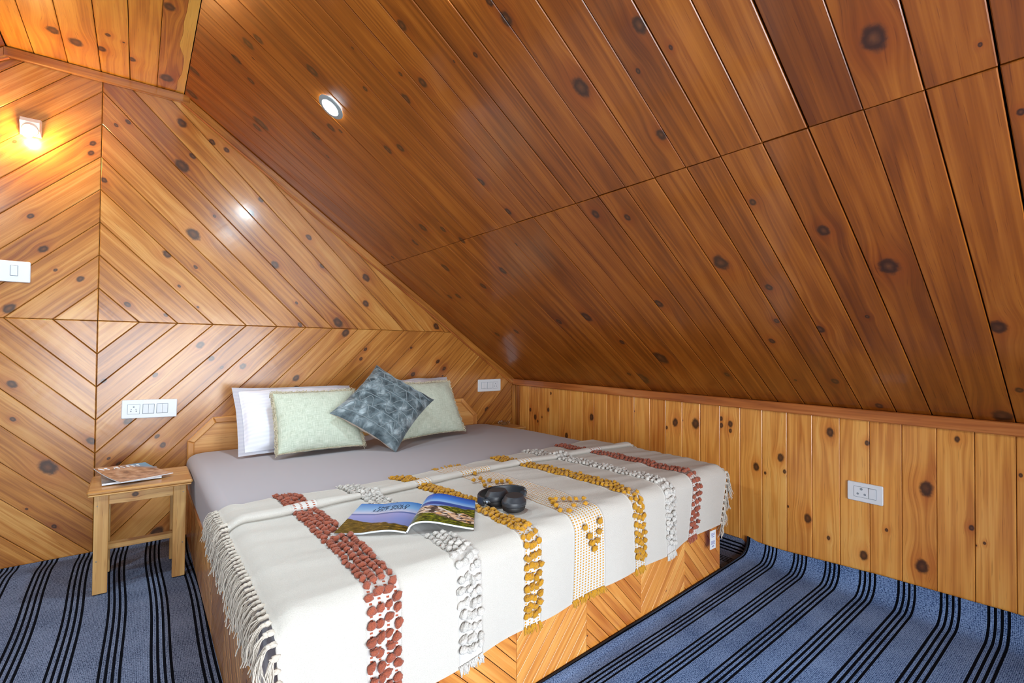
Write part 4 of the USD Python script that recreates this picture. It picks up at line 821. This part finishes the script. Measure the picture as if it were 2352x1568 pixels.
WALLA = np.array([[1, 0, 0, 0], [0, 0, -1, 0], [0, 1, 0, 0], [0, 0, 0, 1.0]])
WALLK = np.array([[0, 0, -1, 0], [-1, 0, 0, 0], [0, 1, 0, 0], [0, 0, 0, 1.0]])
plate('socket_plate', 'white six-module plate with a socket and four rockers, above the left nightstand', 'socket', (-2.640, -.0015, .772), .255, .104, WALLA, [(-.074, .0, .053, .052, 'socket'), (-.007, .0, .051, .052, 2), (.057, .0, .051, .052, 2)], -1.2)
plate('switch_plate', 'white switch plate with one rocker, high on the wall at the left edge', 'switch', (-3.232, -.0015, 1.500), .178, .106, WALLA, [(.030, .004, .026, .050, 1)])
plate('socket_plate', 'white plate with rockers and a socket, above the right corner nightstand', 'socket', (-.2765, -.0015, .8155), .238, .104, WALLA, [(-.057, .0, .051, .054, 2), (.002, .0, .051, .054, 2), (.061, .0, .051, .054, 'socket')])
plate('socket_plate', 'white plate with a single round-pin socket and switch, on the knee wall', 'socket', (-.0015, -2.6785, .4765), .140, .088, WALLK, [(-.013, .001, .056, .046, 'socket3'), (.030, .001, .028, .046, 1)])

# ------------------------------------------------------------------ lamps
t = thing('bulb_holder', 'white batten bulb holder with a glowing warm bulb, high on the diamond wall', 'lamp', (-3.153, 0, 2.240))
M_PORC = plain('holder_porcelain', srgb(240, 232, 220), .4)
hb = [(sx * w_, y, z) for sx in (-1, 1) for (w_, y, z) in ((.050, 0, .052), (.050, 0, -.050), (.047, -.030, .047), (.044, -.052, .020), (.044, -.040, -.018), (.048, -.012, -.046))]
obj('holder', trimesh.convex.convex_hull(np.array(hb) * [.82, .9, .86] + [-.002, 0, .004]), M_PORC, t, smooth=20)
TI = trimesh.transformations.translation_matrix((0, -.028, -.006)) @ rot((1, 0, 0), 135)
s = lathe([(.0, .0), (.030, .0), (.030, .022), (.026, .026), (.024, .022), (.0, .020)], 28); s.apply_transform(TI); obj('socket_ring', s, M_PORC, t, smooth=30)
BULB = 640.0
M_BULB = mat('bulb_glow', {'e': ('emission', {'color': (1.0, .59, .22), 'strength': BULB})}, surface='e.emission')
M_ENV = mat('bulb_envelope', {'t': ('transparent_bsdf', {'color': (1, .97, .9)}), 'g': ('glossy_bsdf', {'roughness': .03}), 'x': ('mix_closure', {'fac': .05})}, [('t.BSDF', 'x.closure1'), ('g.BSDF', 'x.closure2')], surface='x.closure')
BC = np.array([-.004, -.074, -.046])
e = trimesh.creation.icosphere(subdivisions=3, radius=.0345); e.apply_translation(BC); obj('glass_envelope', e, M_ENV, t, smooth=True)
e = trimesh.creation.icosphere(subdivisions=3, radius=.0205); e.apply_translation(BC + [0, -.003, -.005]); obj('glowing_core', e, M_BULB, t, smooth=True, label='glowing core of the bulb')
M_LED = mat('led_glow', {'e': ('emission', {'color': (.72, .90, 1.0), 'strength': 760.0})}, surface='e.emission')
M_RING = mat('led_ring', {'p': ('principled_bsdf', {'base_color': srgb(140, 156, 164), 'roughness': .35})})
def downlight(label, y, right=True):
    t = thing('downlight', label, 'lamp', group='recessed ceiling downlights'); Tv, Nv = (T_R, N_R) if right else (T_L, N_L); x0 = 0 if right else XW
    s = 1.995 / 2.507 * SL; Mx = np.eye(4); Mx[:3, 0] = Tv; Mx[:3, 2] = Nv; Mx[:3, 1] = np.cross(Nv, Tv); Mx[:3, 3] = np.array([x0, y, ZK]) + Tv * s + Nv * .0012
    r = lathe([(.0645, 0), (.063, .0030), (.050, .0058), (.0435, .0064), (.0425, .0010)], 48); r.apply_transform(Mx); obj('rim', r, M_RING, t, smooth=30)
    d = lathe([(0, .0014), (.020, .0014), (.0425, .0012)], 40); d.apply_transform(Mx); obj('diffuser', d, M_LED, t, label='bright diffuser disc')
downlight('round white recessed downlight, lit, in the sloped ceiling above the bed', -1.144)
downlight('second lit downlight further along the sloped ceiling, above the camera', -2.19)
downlight('added unseen fill downlight in the left ceiling slope near the diamond wall', -1.144, False)  # out of view, added for fill from above
downlight('added unseen fill downlight in the left ceiling slope above the camera', -2.19, False)  # likewise an unseen lamp added as top fill

# ------------------------------------------------------------------ open magazine on the throw
t = thing('open_magazine', 'open glossy magazine with landscape photographs lying on the throw', 'magazine')
SB, STp = np.array([-2.036, -2.092, .566]), np.array([-1.888, -1.918, .577])
LBL, LTL = np.array([-2.221, -1.984, .5695]), np.array([-2.064, -1.792, .580]); RBR, RTR = np.array([-1.856, -2.196, .5695]), np.array([-1.704, -1.972, .571])
def page(a, b, left=True):
    """a from the spine (0) to the outer edge (1), b from the lower edge to the upper."""
    a, b = np.asarray(a, float), np.asarray(b, float); s = SB + (STp - SB) * b[..., None]; o0, o1 = (LBL, LTL) if left else (RBR, RTR); e = o0 + (o1 - o0) * b[..., None]
    p = s + (e - s) * a[..., None]
    z = (.010 * np.sin(np.pi * np.minimum(a * 1.6, 1)) ** 1.0 * np.exp(-a) if left else .034 * np.sin(np.pi * np.clip(a, 0, 1) ** .55) * (1 - .35 * a)) * (1 + .15 * b)
    d = (e - s); d = d / np.linalg.norm(d, axis=-1, keepdims=True)
    return p + z[..., None] * np.array([0, 0, 1.0])
def picture(name, sky, sea_v, land, sunny, town):
    N = {'st': ('uvmap', {'attribute': 'st'}), 'uv': ('separate_xyz', {}), 'n1': ('noise_texture', {'scale': 3.4, 'detail': 5.0}), 'sc': ('vector_math', {'math_type': 'multiply', 'vector2': (10, 26, 1)}), 'n2': ('noise_texture', {'scale': 1.0, 'detail': 5.0, 'roughness': .65}),
         'r': ('rgb_ramp', {'ramp': sky}), 'lr': ('rgb_ramp', {'ramp': land}), 'slope': ('math', {'math_type': 'multiply_add', 'value2': sunny[0], 'value3': sunny[1]}), 'w': ('math', {'math_type': 'multiply_add', 'value2': .22}), 'lt': ('math', {'math_type': 'subtract'}), 'm': ('map_range', {'from_min': -.012, 'from_max': .012, 'clamp': True}), 'mx': ('mix', {}),
         'p': ('principled_bsdf', {'roughness': .22, 'coat_weight': .4, 'coat_roughness': .08})}
    L = [('st.UV', 'uv.vector'), ('st.UV', 'n1.vector'), ('st.UV', 'sc.vector1'), ('sc.vector', 'n2.vector'), ('uv.y', 'r.fac'), ('uv.x', 'slope.value1'), ('n1.fac', 'w.value1'), ('slope.value', 'w.value3'), ('w.value', 'lt.value1'), ('uv.y', 'lt.value2'), ('lt.value', 'm.value'), ('m.result', 'mx.fac'), ('r.color', 'mx.color1'), ('n2.fac', 'lr.fac'), ('lr.color', 'mx.color2')]
    out = 'mx.color'
    if town:
        N.update({'vs': ('vector_math', {'math_type': 'multiply', 'vector2': (13, 24, 1)}), 'v': ('voronoi_texture', {'scale': 1.0}), 'vr': ('separate_color', {}), 'vc': ('rgb_ramp', {'ramp': [(.1, srgb(70, 64, 60)), (.35, srgb(160, 132, 112)), (.6, srgb(226, 170, 112)), (.9, srgb(214, 204, 196))]}),
                  'u1': ('math', {'math_type': 'multiply_add', 'value2': -.22, 'value3': .44}), 'u2': ('math', {'math_type': 'subtract'}), 'u3': ('math', {'math_type': 'absolute'}), 'u4': ('math', {'math_type': 'multiply_add', 'value2': .25}), 'u5': ('math', {'math_type': 'less_than', 'value2': .25}), 'mt': ('mix', {})})
        L += [('st.UV', 'vs.vector1'), ('vs.vector', 'v.vector'), ('v.color', 'vr.color'), ('vr.r', 'vc.fac'), ('uv.x', 'u1.value1'), ('uv.y', 'u2.value1'), ('u1.value', 'u2.value2'), ('u2.value', 'u3.value1'), ('n1.fac', 'u4.value1'), ('u3.value', 'u4.value3'), ('u4.value', 'u5.value1'), ('u5.value', 'mt.fac'), ('mx.color', 'mt.color1'), ('vc.color', 'mt.color2')]; out = 'mt.color'
    L.append((out, 'p.base_color')); return mat(name, N, L)
M_PL = picture('photo_bay', [(0, srgb(120, 128, 176)), (.36, srgb(126, 140, 196)), (.57, srgb(150, 156, 206)), (.58, srgb(92, 110, 160)), (.62, srgb(104, 124, 176)), (.63, srgb(196, 198, 220)), (.78, srgb(126, 176, 218)), (1, srgb(46, 124, 196))], None, [(.30, srgb(40, 38, 16)), (.45, srgb(72, 64, 28)), (.58, srgb(104, 86, 36)), (.70, srgb(188, 138, 50))], (-.30, .33), False)
M_PR = picture('photo_town', [(0, srgb(90, 120, 180)), (.56, srgb(120, 150, 206)), (.60, srgb(42, 70, 140)), (.68, srgb(50, 86, 160)), (.70, srgb(150, 190, 228)), (.82, srgb(60, 130, 214)), (1, srgb(16, 74, 170))], None, [(.32, srgb(34, 44, 20)), (.47, srgb(60, 74, 30)), (.60, srgb(120, 124, 34)), (.72, srgb(214, 180, 50))], (.10, .40), True)
A, B = np.meshgrid(np.linspace(0, 1, 26), np.linspace(0, 1, 16), indexing='ij')
for left, mt, lab in ((True, M_PL, 'left page with a photograph of a bay under a blue sky'), (False, M_PR, 'right page with a photograph of a hillside town')):
    P = page(A, B, left); P = P if not left else P[::-1]; uvx = (A if not left else 1 - A[::-1] if False else A); ST = np.stack([A, B], -1); ST = ST if not left else np.stack([(1 - A)[::-1], B[::-1]], -1)
    (VF, uv) = sheet(P, .0050, ST); obj('page_block', (VF[0] - [0, 0, .0006], VF[1]), M_PAGE, t, smooth=30)
    (VF, uv) = sheet(P + [0, 0, .0004], .0004, ST); obj('page', VF, mt, t, smooth=False, uv=uv, label=lab)
def on_page(text, u0, v0, h, left=True, depth=.0003):
    m = meshkit.text_mesh(text, 1.0, .05); v = m.vertices.copy(); m = m.subdivide_to_size(.35) if False else m
    WL, HL = np.linalg.norm(LBL - SB), np.linalg.norm(STp - SB); k = h / HL; kx = h / WL * .92
    a = u0 + (v[:, 0] + v[:, 1] * .24) * kx; b = v0 + v[:, 1] * k
    P = page(1 - a, b, True); P = P + np.array([0, 0, 1.0]) * (.0010 + v[:, 2] * .004)[:, None]
    return trimesh.Trimesh(P, m.faces, process=False)
M_INK = plain('title_ink', srgb(28, 40, 66), .5)
obj('title_lettering', cat(on_page('THE GOLD', .30, .800, .0172), on_page('LIST 2023', .275, .705, .0172)), M_INK, t, label='slanted dark title lettering')
obj('title_rule', cat(*[on_page('-' * 34, .27, .662, .0034)]), M_INK, t)

# ------------------------------------------------------------------ headphones, folded flat
M_BLK = plain('headphone_black', srgb(44, 48, 54), .42); M_BLK2 = plain('headphone_cap', srgb(46, 42, 42), .6); M_PAD = plain('ear_pad', srgb(26, 26, 28), .55); M_HNG = plain('hinge_metal', srgb(96, 108, 120), .35, metallic=.6)
t = thing('headphones', 'black over-ear headphones folded flat on the throw beside the open magazine', 'headphones')
def cup(c, z, ang, tilt):
    Mx = trimesh.transformations.translation_matrix((c[0], c[1], z)) @ rot((0, 0, 1), ang) @ rot((1, 0, 0), tilt)
    def put(nm, prof, mt, sm=35, par=t): m = lathe(prof, 44, 1.22, 1.0); m.apply_transform(Mx); return obj(nm, m, mt, par, smooth=sm)
    put('ear_pad', [(.020, .001), (.030, .0), (.036, .004), (.0385, .011), (.037, .018), (.034, .020), (.0, .020)], M_PAD)
    h = put('ear_cup', [(.0, .017), (.036, .017), (.0405, .021), (.0412, .027), (.0402, .033), (.0395, .0335), (.0393, .0350), (.0380, .0358), (.0330, .0450), (.0300, .0505), (.0285, .0515), (.0, .0515)], M_BLK)
    put('cap_disc', [(.0, .0521), (.0262, .0521), (.0278, .0517), (.0282, .0510)], M_BLK2, 35, h)
    for q in (-62, -82):
        b = box((0, 0, 0), (.0085, .0022, .0026), .0006); b.apply_translation((0, -.0405, .0262)); b.apply_transform(rot((0, 0, 1), q + 75)); b.apply_transform(Mx); obj('button', b, M_PAD, h)
cup((-1.640, -2.120), .565, 18, 3); cup((-1.652, -2.038), .566, 10, -2)
q = np.radians(np.linspace(196, -14, 34)); arc = np.stack([-1.615 + .100 * np.cos(q) + .012 * np.sin(q), -2.020 + .072 * np.sin(q), np.full(34, .586)], 1)
dirs = np.gradient(arc, axis=0); dirs /= np.linalg.norm(dirs, axis=1, keepdims=True); nrm = np.stack([-dirs[:, 1], dirs[:, 0], 0 * q], 1); sec = [(-.005, -.012), (-.0025, -.0155), (.0025, -.0155), (.005, -.012), (.005, .012), (.0025, .0155), (-.0025, .0155), (-.005, .012)]
bv = np.array([[arc[i] + nrm[i] * a_ + np.array([0, 0, b_]) for a_, b_ in sec + sec[:1]] for i in range(34)])
cap1 = trimesh.convex.convex_hull(np.vstack([bv[0], bv[0] - dirs[0] * .002])); cap2 = trimesh.convex.convex_hull(np.vstack([bv[-1], bv[-1] + dirs[-1] * .002]))
obj('headband', cat(trimesh.Trimesh(bv.reshape(-1, 3), grid_faces(34, 9), process=False), cap1, cap2), M_BLK, t, smooth=40)
for i, (cc, nm) in enumerate((((-1.692, -2.048, .585), 0), ((-1.548, -2.052, .590), 33))):
    e = arc[nm]; obj('hinge', tube([e, (e + np.array(cc)) / 2 + [0, 0, .004], cc], [.008, .0075, .009], 10), M_BLK, t, smooth=40)
    b = tube([e + (np.array(cc) - e) * .30, e + (np.array(cc) - e) * .62], .0088, 12); obj('hinge_sleeve', b, M_HNG, t, smooth=40, label='grey metal hinge sleeve')
